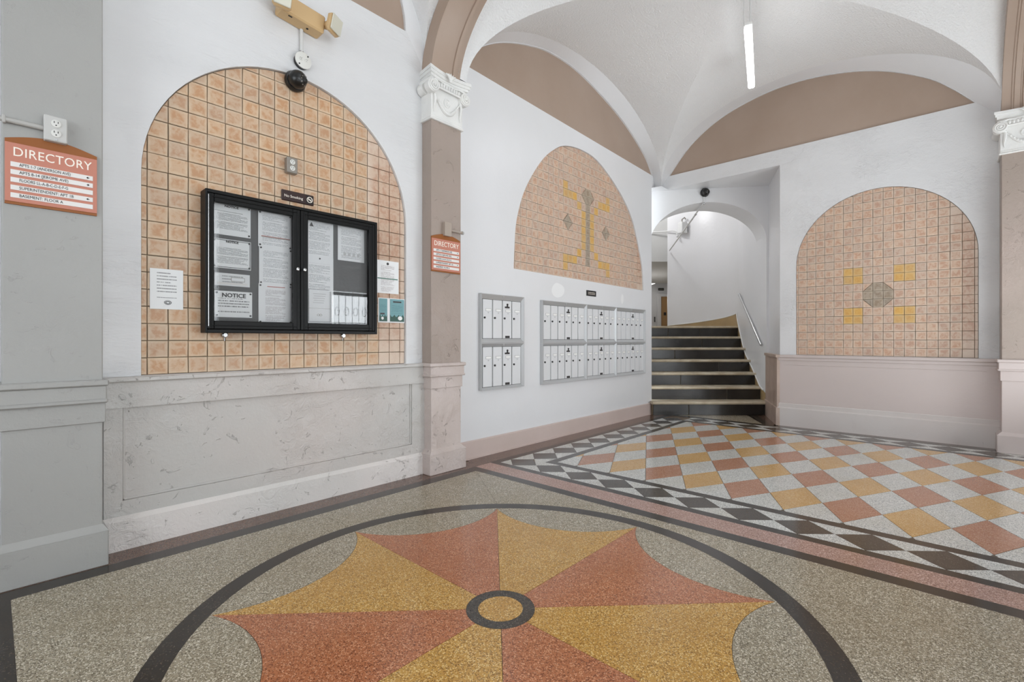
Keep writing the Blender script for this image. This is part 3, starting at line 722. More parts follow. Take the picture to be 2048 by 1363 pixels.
fr.holed([(1.9, 2.0)]+[(bk[0][0], 2.0)]+bk+[(bk[-1][0], 2.0), (4.6, 2.0), (4.6, 4.6), (1.9, 4.6)], [], lambda p: (p[0], on_ab(p[0])+TH, p[1]))
struct(fr.build('wall_stair_arch', 'white_smooth', None, (0, 0, 0), THETA, 50), 'white wall with a round arched opening over the stairs')
b = MB(); b.holed([(7.2, 1.70), (7.2, 3.27), (6.95, 3.27), (6.93, 3.43), sw(2.0, 7.72), sw(4.1, 7.40)], [], lambda p: (p[0], p[1], 3.497)); struct(b.build('ceiling_passage', 'white_smooth'), 'white soffit above the stair opening', 'ceiling')
# right side of the opening
rb = sw(3.925, 7.317)
b = MB(); b.strip([(7.2, 1.70, 0), (7.2, 1.70, 3.5)], [(rb[0], rb[1], 0), (rb[0], rb[1], 3.5)]); struct(b.build('wall_return', 'white_smooth'), 'white return wall at the right of the stair opening')
u = (Vector(rb)-Vector((7.2, 1.70))).normalized(); nv = Vector((-u.y, u.x))
def retpoly(off, e0=0.0, e1=0.0): p0 = Vector((7.2, 1.70))-u*e0; p1 = Vector(rb)+u*e1; return [tuple(p0), tuple(p1), tuple(p1+nv*off), tuple(p0+nv*off)]
b = MB(); b.prism(retpoly(.045, .05), 0, .906, 'xy'); r_ = b.build('trim_5', 'return'); struct(r_, 'worn brown wainscot return beside the bottom step', 'wainscot')
b = MB(); b.prism(retpoly(.062, .075), .906, .943, 'xy'); b.build('ledge', 'return', r_); b = MB(); b.prism(retpoly(.06, .07), 0, .235, 'xy'); b.build('plinth', 'return', r_)
# stair hall right wall then the curved wall
cur = [(3.905, 7.32), (3.95, 7.6), (4.04, 8.0), (4.14, 8.5), (4.25, 8.9), (4.33, 9.2), (4.33, 9.45), (4.27, 9.72), (4.14, 9.98), (3.95, 10.19), (3.70, 10.35), (3.40, 10.46)]
cur = smooth_pts(cur, 5)
b = MB(); b.strip([(p[0], p[1], 0) for p in cur], [(p[0], p[1], 4.6) for p in cur], True)
b.strip([(3.40, 10.46, 0), (3.40, 10.46, 4.6)], [(3.44, 10.60, 0), (3.44, 10.60, 4.6)])
cw = b.build('wall_stair_curved', 'white_smooth', None, (0, 0, 0), THETA, 60); struct(cw, 'tall curved white wall behind the stairs')
def dado_z(p):
    d = p[1]
    if d < 9.2 and p[0] > 3.9: 
        pts = [(7.3, .30), (7.6, .40), (8.45, .90), (9.05, 1.42), (9.25, 1.64)]
        for (x0, z0), (x1, z1) in zip(pts[:-1], pts[1:]):
            if d <= x1: return z0+(z1-z0)*max(0, d-x0)/(x1-x0)
    return None
seg = [(p, dado_z(p)) for p in cur]; zs = []; L = 0; tot = 0
late = [i for i, (p, z) in enumerate(seg) if z is None]
for n_, i in enumerate(late): seg[i] = (seg[i][0], 1.64-.20*n_/(len(late)-1))
off = []
for i in range(len(cur)):
    a, c = cur[max(i-1, 0)], cur[min(i+1, len(cur)-1)]; t = Vector((c[0]-a[0], c[1]-a[1])).normalized(); off.append((cur[i][0]-t.y*.012, cur[i][1]+t.x*.012))
b = MB(); b.strip([(q[0], q[1], 0) for q in off], [(q[0], q[1], s_[1]) for q, s_ in zip(off, seg)], True); b.build('dado', 'tan', cw)
b = MB(); b.tube([(q[0], q[1], s_[1]+.008) for q, s_ in zip(off, seg)][3:], .012, 6); b.build('dado_cap', 'cap', cw)
b = MB(); b.box(1.95, 2.0, 7.6, 11.0, 0, 4.6); struct(b.build('wall_stair_left', 'white_smooth', None, (0, 0, 0), THETA), 'left wall of the stair hall hidden behind the mailbox wall')
b = MB(); b.box(1.8, 6.6, 7.6, 18, 4.6, 4.65); struct(b.build('ceiling_stair', 'white_smooth', None, (0, 0, 0), THETA), 'ceiling of the stair hall', 'ceiling')
b = MB(); b.box(1.9, 3.44, 10.55, 10.75, 2.86, 4.6); hd = b.build('wall_header', 'grey_wall', None, (0, 0, 0), THETA); struct(hd, 'grey header wall over the corridor left of the curved wall')
b = MB(); b.box(2.6, 6.0, 10.75, 15, 2.86+.04, 3.0); b.build('ceiling_slab', 'grey_wall', hd)
b = MB(); b.strip([(3.44, 10.6, 0), (3.44, 10.6, 4.6)], [(6.3, 17.5, 0), (6.3, 17.5, 4.6)]); struct(b.build('wall_corridor_right', 'white_smooth', None, (0, 0, 0), THETA), 'right wall of the upper corridor')
b = MB(); b.strip([(2.0, 11, 0), (2.0, 11, 4.6)], [(4.9, 17.5, 0), (4.9, 17.5, 4.6)]); struct(b.build('wall_corridor_left', 'white_smooth', None, (0, 0, 0), THETA), 'left wall of the upper corridor')
b = MB(); b.box(4.6, 6.4, 17.5, 17.6, 1.2, 4.6); struct(b.build('wall_corridor_end', 'white_smooth', None, (0, 0, 0), THETA), 'end wall of the upper corridor with a tan door')
d3 = empty('door_1', 'tan wooden door at the end of the upper corridor', 'door', (5.43, 0, 1.4), 0, kind='structure')
d3.location = (*sw(5.43, 17.5), 1.4); d3.rotation_euler = (0, 0, THETA)
b = MB(); b.box(0, .85, -.05, 0, 0, 1.30); b.build('leaf', 'doorwood', d3)
b = MB(); b.box(-.14, 0, -.10, 0, 0, 1.32, .01); b.box(-.14, .99, -.10, 0, 1.30, 1.42, .01); b.box(.85, .99, -.1, 0, 0, 1.32, .01); b.build('door_frame', 'white_smooth', d3)
b = MB(); b.box(.10, .19, -.065, -.05, .62, .73, .005); b.build('door_plate', 'dark', d3)
t = empty('corridor_sign', 'small dark sign above the tan door at the corridor end', 'sign', (*sw(5.36, 17.49), 2.93), THETA); b = MB(); b.box(-.02, .19, -.02, 0, 0, .09, .006); b.build('plate', 'dark', t); b = MB(); b.box(.0, .17, -.023, -.018, .035, .055); b.build('lettering_line', 'grey_plate', t)
t = empty('call_plate', 'narrow dark wall plate left of the tan corridor door', 'wall plate', (*sw(5.215, 17.49), 1.78), THETA); b = MB(); b.box(-.02, .02, -.02, 0, 0, .19, .005); b.build('plate', 'darkplate', t); b = MB(); b.lathe([(.009, 0), (.009, -.008), (0, -.008)], (0, -.02, .1), 'y', 10); b.build('button', 'steel', t)
t = empty('corridor_light', 'bright ceiling light glimpsed at the end of the upper corridor', 'ceiling light', (*sw(4.82, 16.6), 3.07), THETA); b = MB(); b.box(-.35, .12, -.5, .5, 0, .03, .01); b.build('diffuser', 'lamp', t); b = MB(); b.box(-.38, .15, -.53, .53, .03, .06, .01); b.box(-.12, -.10, 0, .02, .06, 1.53); b.build('housing', 'cap', t)
t = empty('globe_lamp', 'round lit ceiling globe above the stairs behind the arch', 'ceiling light', (*sw(2.72, 9.75), 4.6), THETA)
b = MB(); b.ball((0, 0, -.22), .11); b.build('globe', 'lamp', t); b = MB(); b.lathe([(.07, 0), (.07, -.03), (.02, -.06), (.05, -.13)], (0, 0, 0)); b.build('canopy', 'cap', t)
pl = bpy.data.lights.new('stair_globe', 'POINT'); pl.energy = 115; pl.shadow_soft_size = .12; po = bpy.data.objects.new('stair_globe', pl); C.objects.link(po); po.location = (*sw(2.72, 9.75), 4.12)
pl = bpy.data.lights.new('corridor_fill', 'POINT'); pl.energy = 60; pl.shadow_soft_size = .1; po = bpy.data.objects.new('corridor_fill', pl); C.objects.link(po); po.location = (*sw(3.3, 13.2), 2.2)  # added fill point without a fixture, lightens the corridor ceiling slab
# handrail on the stair wall
t = empty('handrail', 'short steel handrail on the white wall right of the stairs', 'handrail', (0, 0, 0), THETA)
h0 = (aright(8.85)-.055, 8.85, 1.98); h1 = (aright(7.50)-.055, 7.50, 1.06)
b = MB(); b.tube([h0, h1], .021, 12); b.build('rail', 'steel', t)
for q in (.04, .96):
    p = [h0[i]+(h1[i]-h0[i])*q for i in range(3)]; wx = aright(p[1])
    b = MB(); b.tube([(p[0], p[1], p[2]-.01), (p[0]+.02, p[1], p[2]-.05), (wx-.005, p[1], p[2]-.06)], .008, 8); b.lathe([(.028, -.008), (.028, .012)], (wx-.012, p[1], p[2]-.06), 'x', 14); b.build('bracket', 'steel', t)
# camera dome over the stair arch with its conduit, and the wall fixture
def dome(label, loc, rotz, r, drop=False, cat='camera'):
    t = empty('dome_camera', label, cat, loc, rotz)
    b = MB(); b.lathe([(r*.95, 0), (r*1.0, -r*.25), (r*.9, -r*.45), (r*.5, -r*.5), (0, -r*.5)], (0, 0, 0), 'y', 28); b.build('base_ring', 'dark', t)
    b = MB(); b.ball((0.02*0, -r*.75, -r*.02), r*.86); b.build('ball', 'dark', t)
    b = MB(); n = Vector((.55, -.8, -.2)).normalized(); c0 = Vector((0, -r*.75, -r*.02))
    b.ball(c0+n*r*.70, r*.30); b.build('lens', 'ink', t)
    b = MB()
    a1 = n.cross(Vector((0, 0, 1))).normalized(); a2 = a1.cross(n)
    for i in range(10): q = 2*pi*i/10; b.ball(c0+(n*.72+(a1*cos(q)+a2*sin(q))*.46)*r, r*.055, seg=6, rings=4)
    b.build('infrared_led', 'grey_plate', t); return t
dome('black dome camera above the arch over the stairs', (*sw(3.0, on_ab(3.0)-.002), 3.43), THETA, .068)
t = empty('conduit', 'thin white conduit running from the dome camera across the stair arch', 'conduit', (0, 0, 0), THETA)
q0 = on_ab(3.0)-.012
b = MB(); b.tube([(2.99, q0, 3.385), (2.99, q0, 3.262), (2.99, q0+.03, 3.262)], .011, 8); b.tube([(2.99, q0+.02, 3.262), (3.07, q0+TH, 3.25), (3.09, 8.05, 3.25)], .011, 8); b.tube([(3.09, 8.05, 3.25), (3.425, 10.40, 3.08)], .014, 8)
b.build('pipe', 'conduit', t)
b = MB(); b.ball((2.99, q0, 3.262), .018); b.build('coupling', 'steel', t); b = MB(); b.ball((3.09, 8.05, 3.25), .02); b.build('coupling', 'steel', t)
t = empty('wall_light', 'small wall light box high on the curved white stair wall', 'wall light', (*sw(3.64, 10.33), 3.42), THETA+.3)
b = MB(); b.box(-.06, .09, -.12, .03, 0, .24, .012); b.build('housing', 'conduit', t); b = MB(); b.box(.09, .11, -.10, 0, .03, .20, .005); b.build('side_plate', 'dark', t)
b = MB(); b.tube([(0, -.05, .24), (-.01, -.06, .30), (.04, -.08, .34), (.06, -.09, .30)], .014, 8); b.build('hook', 'grey_plate', t)
t = empty('conduit', 'white conduit bending down to the wall light from the corridor header', 'conduit', (0, 0, 0), THETA)
b = MB(); b.tube([(2.95, 10.53, 3.50), (3.35, 10.44, 3.50), (3.48, 10.36, 3.50), (3.54, 10.31, 3.47), (3.56, 10.30, 3.36)], .014, 8); b.build('pipe', 'conduit', t); b = MB(); b.ball((3.56, 10.30, 3.36), .022); b.build('coupling', 'steel', t)

# ------------------------------------------------------------------ unseen half of the lobby, with the entrance and the added windows that light it
bw = MB(); bw.holed([(-3.2, 0), (4.80, 0), (4.80, 2.17), (6.05, 2.17), (6.05, 0), (8.2, 0), (8.2, 5), (-3.2, 5)], [[(-.8, 1.0), (2.8, 1.0), (2.8, 3.5), (-.8, 3.5)]], lambda p: (p[0], -3.0, p[1]))
struct(bw.build('wall_entrance', 'white_smooth'), 'entrance wall behind the viewer with glazed doors and a wide window added for fill light')
bw = MB(); bw.holed([(-3.05, 0), (3.45, 0), (3.45, 5), (-3.05, 5)], [[(-1, .7), (2.6, .7), (2.6, 3.3), (-1, 3.3)]], lambda p: (-3.2, p[0], p[1])); struct(bw.build('wall_front', 'white_smooth'), 'street wall behind the viewer with a wide window added for fill light')  # the window hole is invented, to let fill light in
bw = MB(); bw.strip([(XR, -3.0, 0), (XR, -3.0, 5)], [(8.2, -3.0, 0), (8.2, -3.0, 5)]); bw.build('corner_infill', 'white_smooth', wr).matrix_parent_inverse = wr.matrix_world.inverted()
for n, (x0, x1) in enumerate(((4.80, 6.05),)):
    d_ = empty('door_%d' % (n+2), 'iron grilled glass entrance door behind the viewer', 'door', (x0, -3.0, 0), 0, kind='structure')
    b = MB(); W_ = x1-x0; b.box(0, .08, -.05, 0, 0, 2.16); b.box(W_-.08, W_, -.05, 0, 0, 2.16); b.box(.08, W_-.08, -.05, 0, 0, .25); b.box(.08, W_-.08, -.05, 0, 2.09, 2.16); b.build('frame', 'iron', d_)
    b = MB(); b.box(.08, W_-.08, -.03, -.022, .25, 2.09); b.build('glass', 'glass', d_)
    g_ = MB()
    for i in range(1, 7): x = .08+(W_-.16)*i/7; g_.tube([(x, -.015, .25), (x, -.015, 2.09)], .006, 6)
    for z in (.9, 1.5): g_.tube([(.08, -.015, z), (W_-.08, -.015, z)], .010, 6)
    for i in range(5):
        x = .09+(W_-.18)*(i+.5)/5; g_.tube([(x+.05*cos(q*.35), -.015, 1.75+.09*sin(q*.35)) for q in range(19)], .006, 5)
    g_.build('grille', 'iron', d_)
wn = empty('fill_window_1', 'wide window added for fill light in the unseen entrance wall behind the viewer', 'window', (-.8, -3.0, 1.0), 0, kind='structure')  # invented window, put in to even out the lobby light
b = MB()
for x in (0, 1.18, 2.38, 3.56): b.box(x, x+.05, -.04, .02, 0, 2.5)
b.box(0, 3.6, -.04, .02, 0, .05); b.box(0, 3.6, -.04, .02, 2.45, 2.5); b.build('frame', 'cap', wn)
b = MB(); b.box(.05, 3.55, -.02, -.012, .05, 2.45); b.build('pane', 'glass', wn)

# ------------------------------------------------------------------ pendants
def pendant(label, loc, rz):
    t = empty('linear_pendant_light', label, 'pendant light', loc, rz)
    b = MB(); b.box(-.6, .6, -.036, .036, 0, .035, .008); b.build('housing', 'cap', t)
    b = MB(); b.box(-.59, .59, -.034, .034, -.05, 0, .012); b.build('diffuser', 'tube', t)
    for x in (-.57, .57):
        b = MB(); b.tube([(x, -.02 if x < 0 else 0, .03), (x, -.02 if x < 0 else 0, .62)], .007, 8); b.build('rod', 'conduit', t)
    b = MB(); b.tube([(-.575, .035, .03), (-.575, .035, .62)], .004, 6); b.build('cord', 'conduit', t)
    return t
pendant('lit linear pendant light hanging from the vault on thin rods', (5.43, 1.567, 4.12), atan2(.284, 1.097))
pendant('second lit linear pendant over the star medallion, out of the frame', (1.48, 1.42, 4.12), 0)
pendant('third lit linear pendant added for light in the unseen entrance bay', (1.6, -2.0, 4.3), 0)  # unseen extra pendant, added for more interior light

# ------------------------------------------------------------------ notice board
nb = empty('notice_board', 'black framed double door glass notice board on the tiled niche', 'notice board', (.845, YL+.020, 1.189))
def nbx(x, z): return (x-.845, z-1.189)
F0 = -.10                                                           # front of the case
b = MB(); b.box(.028, .040, F0, 0, 0, .871, .003); b.box(1.176, 1.198, F0, 0, 0, .871, .003); b.box(.036, 1.178, F0, 0, 0, .022, .003); b.box(.036, 1.178, F0, 0, .849, .871, .003); b.build('case', 'black', nb)
b = MB(); b.box(.036, 1.178, -.03, -.005, .02, .851); b.build('felt_panel', 'felt', nb)
for x0, x1, lk, wl_ in ((.038, .597, .575, .036), (.601, 1.174, .623, .05)):
    d_ = MB(); wv = .05
    for (a0, a1, c0, c1) in ((x0, x0+wl_, .024, .847), (x1-wv, x1, .024, .847), (x0+wl_, x1-wv, .024, .024+wv), (x0+wl_, x1-wv, .847-wv, .847)):
        d_.box(a0, a1, F0-.004, F0+.025, c0, c1, .004)
    for (a0, a1, c0, c1) in ((x0+.018, x0+.024, .03, .84), (x1-.024, x1-.018, .03, .84), (x0+.02, x1-.02, .042, .048), (x0+.02, x1-.02, .823, .829)):
        d_.box(a0, a1, F0-.009, F0, c0, c1, .002)
    d_ = d_.build('door', 'black', nb)
    b = MB(); b.box(x0+wl_-.005, x1-wv+.005, F0+.012, F0+.017, .024+wv-.005, .847-wv+.005); b.build('glass_pane', 'glass', d_)
    b = MB(); b.lathe([(.011, 0), (.011, -.012), (.007, -.014), (0, -.014)], (lk, F0-.004, .44), 'y', 16); b.build('lock', 'steel', d_)
b = MB(); b.box(.040, .0435, F0-.012, F0-.004, .04, .835); b.build('hinge_strip', 'steel', nb)
for x in (1.004-.845, 1.804-.845):
    b = MB(); b.lathe([(.018, 0), (.018, -.014), (.012, -.02), (0, -.02)], (x, -.004, -.012), 'y', 14); b.tube([(x, -.006, -.012), (x, -.004, -.05)], .004, 6); b.build('hanger_clip', 'steel', nb)
def sheet(label, x0, x1, z0, z1, mat='print', y=None, cat='paper', pins='black', tilt=0.0, group=None, name='paper_notice'):
    y = (YL+.020-.034) if y is None else y
    t = empty(name, label, cat, ((x0+x1)/2, y, (z0+z1)/2), 0, group); t.rotation_euler = (0, tilt, 0)
    a, c = (x1-x0)/2, (z1-z0)/2
    b = MB(); n = 6
    pts = [(-a+2*a*i/n, -.0012-.0025*abs(sin(i*1.3+x0*9))*(0 if i in (0, n) else 1)) for i in range(n+1)]
    b.strip([(p[0], p[1], -c) for p in pts], [(p[0], p[1], c) for p in pts], True); b.strip([(p[0], .0004, -c) for p in pts], [(p[0], .0004, c) for p in pts], True)
    b.build('sheet', mat, t)
    if pins:
        for sx, sz in ((-1, 1), (1, 1), (-1, -1), (1, -1)):
            b = MB(); b.lathe([(.0055, 0), (.006, -.004), (0, -.006)], (sx*(a-.011), -.002, sz*(c-.012)), 'y', 8); b.build('pin', 'dark', t)
    return t
YP = -.0055
def rule(t, x0, x1, z0, z1, mat, y=-.006, name='rule'):
    b = MB(); b.box(x0, x1, y, y+.0008, z0, z1); return b.build(name, mat, t)
s1 = sheet('densely printed white notice in the top left corner of the notice board', .921, 1.147, 1.806, 2.003, 'print_dense')
text('heading', 'NOTICE', .020, 0, YP, .082, 'ink', s1, 'CENTER', 1.1, .0006)
s2 = sheet('black bordered printed notice second from the top in the board left column', .927, 1.149, 1.597, 1.780, 'print_dense')
text('heading', 'NOTICE', .018, 0, YP, .076, 'ink', s2, 'CENTER', 1.1, .0006)
for (x0, x1, z0, z1) in ((-.106, -.103, -.086, .086), (.103, .106, -.086, .086), (-.106, .106, .083, .086), (-.106, .106, -.086, -.083)): rule(s2, x0, x1, z0, z1, 'ink', name='border')
s3 = sheet('small wide certificate slip in a clear holder above the large lettered notice', .940, 1.142, 1.487, 1.566, 'print_center', pins=None)
rule(s3, -.01, .07, -.01, .016, 'grey_plate', -.0055, 'box_outline'); rule(s3, -.007, .067, -.007, .013, 'paper', -.0062, 'box_fill'); rule(s3, -.085, .085, -.03, -.018, 'strip', -.0058)
s4 = sheet('notice with large NOTICE heading at the bottom of the left column', .940, 1.156, 1.289, 1.454, 'print_hand')
text('heading', 'NOTICE', .036, 0, YP, .055, 'ink', s4, 'CENTER', 1.05, .0008)
q3 = sheet('faint printed sheet at the bottom of the second column with red heading', 1.195, 1.412, 1.255, 1.520, 'print_faint'); rule(q3, -.055, .06, .112, .117, 'red_rule')
q2 = sheet('printed form in the middle of the second column', 1.198, 1.412, 1.515, 1.769, 'print', y=YL-.0155)
q1 = sheet('letter at the top of the second column with a red ruled table', 1.192, 1.409, 1.764, 2.002, 'print', y=YL-.017, pins='black'); rule(q1, -.09, .095, -.05, -.046, 'red_rule'); rule(q1, -.09, .095, -.054, -.051, 'grey_plate')
r1 = sheet('letter with a small triangle mark at the top of the right door', 1.504, 1.713, 1.742, 2.003, 'print', pins=None)
b = MB(); b.prism([(-.075, .083), (-.045, .083), (-.06, .112)], -.006, -.0068, 'xz'); b.build('triangle_mark', 'darkplate', r1)
r2 = sheet('tall sheet with a boxed lower half in the right door', 1.505, 1.713, 1.254, 1.745, 'print', y=YL-.0155, pins=None)
for (x0, x1, z0, z1) in ((-.082, -.080, -.224, .010), (.078, .080, -.224, .010), (-.082, .080, .008, .010), (-.082, .080, -.224, -.222)): rule(r2, x0, x1, z0, z1, 'darkplate', name='border')
rule(r2, -.079, .077, -.221, .007, 'paper', -.0052, 'boxed_page'); rule(r2, -.079, .077, -.128, -.126, 'grey_plate')
for i in range(5): rule(r2, -.05+.006*(i % 2), .045-.004*i, -.025-.016*i, -.021-.016*i, 'slot', -.0062, 'line')
for sx in (-.008, .008): b = MB(); b.tube([(sx-.002+.010*cos(q*.4), -.006, -.175+.007*sin(q*.4)) for q in range(17)], .0012, 5); b.build('emblem', 'grey_plate', r2)
b = MB(); b.lathe([(.006, 0), (.006, -.004), (0, -.006)], (0, -.003, .232), 'y', 8); b.build('pin', 'dark', r2)
sS = sheet('single letter with torn bottom edge beside the bare grey felt', 1.749, 1.966, 1.742, 2.004, 'print', pins=None)
for i in range(4): rule(sS, -.065+.037*i, -.045+.037*i, -.095, -.070, 'slot', name='stamp_block')
# papers outside the board
YT = YL+.0165
op = sheet('white sheet of centred lines with an oval emblem, left of the notice board', .620, .782, 1.326, 1.561, 'print_center', y=YT, pins=None)
for r_ in (1.0, .6): b = MB(); b.tube([(.0045+.017*r_*cos(q*pi/12), -.0045, -.078+.011*r_*sin(q*pi/12)) for q in range(25)], .0014, 5); b.build('oval_emblem', 'darkplate', op)
f1 = sheet('white flyer with a green rule, right of the notice board', 2.089, 2.302, 1.524, 1.790, 'print_faint', y=YT, pins=None); rule(f1, -.095, .095, -.017, -.010, 'greenline'); b = MB(); b.lathe([(.011, 0), (.011, -.001), (0, -.001)], (0, -.004, .108), 'y', 14); b.build('round_emblem', 'darkplate', f1)
f2 = sheet('folded teal leaflet below the white flyer, right of the notice board', 2.108, 2.362, 1.286, 1.486, 'paper', y=YT, pins=None, name='leaflet')
for x0, x1 in ((-.118, -.045), (-.018, .118)):
    rule(f2, x0, x1, -.09, .094, 'teal', -.0062, 'teal_page'); b = MB(); n = 10
    pts = [(x0, -.09), (x1, -.09)]+[(x1-(x1-x0)*i/n, -.045+.012*sin(i*2.1+x0*40)) for i in range(n+1)]
    b.holed(pts, [], lambda p: (p[0], -.0066, p[1])); b.build('dark_foliage_print', 'green', f2)
b = MB(); b.holed([(.078+.022*cos(q*pi/10), -.062+.017*sin(q*pi/10)) for q in range(20)], [], lambda p: (p[0], -.007, p[1])); b.build('pale_oval', 'card', f2)
b = MB(); b.holed([(-.09+.012*cos(q*pi/10), -.065+.012*sin(q*pi/10)) for q in range(20)], [], lambda p: (p[0], -.007, p[1])); b.build('pale_spot', 'card', f2)
rule(f2, .01, .09, .066, .078, 'darkplate', -.0068, 'headline'); rule(f2, -.11, -.07, -.035, -.022, 'darkplate', -.0068, 'headline')
# no smoking sign
t = empty('no_smoking_sign', 'dark maroon no smoking sign above the notice board', 'sign', (1.353, YT, 2.110))
b = MB(); b.box(0, .226, -.008, .002, 0, .074, .005); b.build('plate', 'maroon', t)
text('lettering', 'No Smoking', .026, .016, -.0086, .034, 'letter', t, 'LEFT', 1.0, 0)
b = MB(); b.box(.170, .218, -.0095, -.008, .010, .064, .003); b.build('symbol_panel', 'dark', t)
b = MB(); b.tube([(.194+.019*cos(q*pi/14), -.0105, .037+.019*sin(q*pi/14)) for q in range(29)], .0028, 6); b.tube([(.181, -.0105, .050), (.207, -.0105, .024)], .0025, 6); b.box(.183, .205, -.0112, -.0095, .034, .040); b.build('symbol', 'letter', t)
# duplex outlets
def receptacle(parent, x, z, y, s=1.0, rot=False):
    b = MB(); b.lathe([(.016*s, 0), (.016*s, -.003), (.0145*s, -.004), (0, -.004)], (x, y, z), 'y', 18); r_ = b.build('receptacle', 'plastic', parent)
    for dx in (-.006, .006):
        b = MB(); b.box(x+dx*s-.0011*s, x+dx*s+.0011*s, y-.0052, y-.0038, z+.001*s, z+.009*s); b.build('slot', 'ink', r_)
    b = MB(); b.lathe([(.0025*s, 0), (.0025*s, -.0012), (0, -.0012)], (x, y-.004, z-.007*s), 'y', 8); b.build('ground_hole', 'ink', r_)
t = empty('outlet', 'steel box duplex outlet on the tiles above the no smoking sign', 'outlet', (1.375, YT, 2.297))
b = MB(); b.box(0, .072, -.045, .002, 0, .108, .004); b.build('box', 'grey_plate', t)
receptacle(t, .036, .076, -.045, 1.1); receptacle(t, .036, .033, -.045, 1.1)
t = empty('outlet', 'round white outlet plate below the emergency light', 'outlet', (1.482, YL, 3.102))
b = MB(); b.lathe([(.052, .0), (.052, -.035)], (0, 0, 0), 'y', 30); b.build('back_box', 'dark', t)
b = MB(); b.lathe([(.057, -.034), (.057, -.040), (.054, -.042), (0, -.042)], (0, 0, 0), 'y', 32); b.build('cover', 'plastic', t)
receptacle(t, -.02, .004, -.042, .8); receptacle(t, .02, .004, -.042, .8)
for x, z in ((-.03, -.035), (.03, .035)): b = MB(); b.lathe([(.005, 0), (.005, -.003), (0, -.003)], (x, -.042, z), 'y', 8); b.build('screw', 'ink', t)
t = empty('conduit', 'short white conduit between the emergency light and the round outlet', 'conduit', (1.478, YL-.016, 3.15))
b = MB(); b.tube([(0, 0, 0), (0, 0, .175)], .012, 10); b.build('pipe', 'conduit', t); b = MB(); b.lathe([(.016, 0), (.016, .02)], (0, 0, 0), 'z', 12); b.build('coupling', 'steel', t)
t = empty('outlet', 'white surface outlet box above the left directory sign', 'outlet', (.170, 3.19, 2.093))
b = MB(); b.box(0, .082, -.042, .002, 0, .120, .004); b.build('box', 'plastic_g', t)
receptacle(t, .042, .084, -.042, 1.15); receptacle(t, .042, .038, -.042, 1.15)
b = MB(); b.lathe([(.004, 0), (.004, -.002), (0, -.002)], (.042, -.042, .008), 'y', 8); b.build('screw', 'steel', t)
t = empty('conduit', 'horizontal grey conduit running left from the pilaster outlet box', 'conduit', (.035, 3.176, 2.152))
b = MB(); b.tube([(-.02, 0, 0), (.137, 0, 0)], .012, 10); b.build('pipe', 'conduit_g', t); b = MB(); b.box(.0, .012, -.014, .014, -.018, .018, .003); b.build('strap', 'conduit_g', t)
dome('black dome camera at the top of the notice board niche', (1.440, YL+.012, 2.950), 0, .072)
# emergency light
t = empty('emergency_light', 'beige twin head emergency light high on the left wall', 'emergency light', (1.30, YL, 3.342)); t.rotation_euler = (0, .10, 0)
b = MB(); b.box(0, .30, -.110, 0, 0, .128, .010); b.build('housing', 'beige', t); b = MB(); b.box(.06, .085, -.09, -.08, -.003, .0, .0005); b.lathe([(.008, 0), (.008, -.003)], (.20, -.06, 0), 'z', 10); b.build('test_button', 'ink', t)
for xc, zc, yaw in ((.005, .045, -.25), (.318, .078, .42)):
    h_ = MB(); h_.lathe([(.030, .0), (.05, -.02), (.055, -.05), (.055, -.058)], (0, 0, 0), 'y', 4)
    hb_ = MB(); hb_.box(-.058, .058, -.085, -.035, -.062, .062, .016); hb_.lathe([(.02, .03), (.036, -.035)], (0, 0, 0), 'y', 14)
    o = hb_.build('lamp_head', 'beige', t); o.location = (xc, -.095, zc); o.rotation_euler = (.12, 0, yaw)
    b = MB(); b.box(-.052, .052, -.092, -.083, -.056, .056, .012); b.build('lens', 'lens', o)
# directory signs
def directory(label, loc):
    t = empty('directory_sign', label, 'sign', loc)
    n = 16; top = [(.32-.32*i/n, .298+.034*sin(pi*i/n)) for i in range(n+1)]
    b = MB(); b.prism([(0, 0), (.32, 0)]+top, .001, -.010, 'xz'); b.build('back_board', 'signbrown', t)
    b = MB(); b.box(0, .32, -.0135, -.010, .012, .282, .001); b.build('panel', 'salmon', t)
    text('heading', 'DIRECTORY', .0585, .162, -.0142, .240, 'letter', t, 'CENTER', .84, .0002, 0, .0006, 1.04)
    lines = ['APTS 1-7 (ANDERSON AVE)', 'APTS 8-14 (JEROME AVE)', 'FLOORS LL-A-B-C-D-E-F-G', 'SUPERINTENDENT: APT 1B', 'BASEMENT: FLOOR A']; arrows = ['left', 'right', None, 'left', None]
    for i, (l, ar) in enumerate(zip(lines, arrows)):
        z = .1830-.0355*i
        b = MB(); b.box(.018, .304, -.0155, -.0135, z-.0112, z+.0112, .0008); s_ = b.build('name_strip', 'strip', t)
        text('lettering', l, .0195, .046, -.0160, z, 'ink', s_, 'LEFT', .80 if len(l) < 23 else .74, 0, 0, .0004)
        if ar:
            k = 1 if ar == 'left' else -1; x = .285
            b = MB(); b.prism([(x-k*.006, z), (x+k*.001, z+.0055), (x+k*.001, z-.0055)][::k], -.0155, -.0165, 'xz'); b.box(x-.005, x+.006, -.0165, -.0155, z-.0012, z+.0012); b.build('arrow', 'ink', s_)
    return t
directory('large salmon directory sign on the grey pilaster at far left', (.044, 3.19, 1.772))
directory('salmon directory sign on the taupe pilaster beside the mailboxes', (2.524, 3.25, 1.729))
t = empty('junction_box', 'taupe junction box above the directory sign on the middle pilaster', 'junction box', (2.648, 3.25, 2.045)); b = MB(); b.box(0, .073, -.035, .002, 0, .117, .003); b.build('box', 'taupe_box', t); b = MB(); b.box(-.001, .074, -.038, -.034, -.001, .118, .001); b.build('cover', 'taupe_box', t)
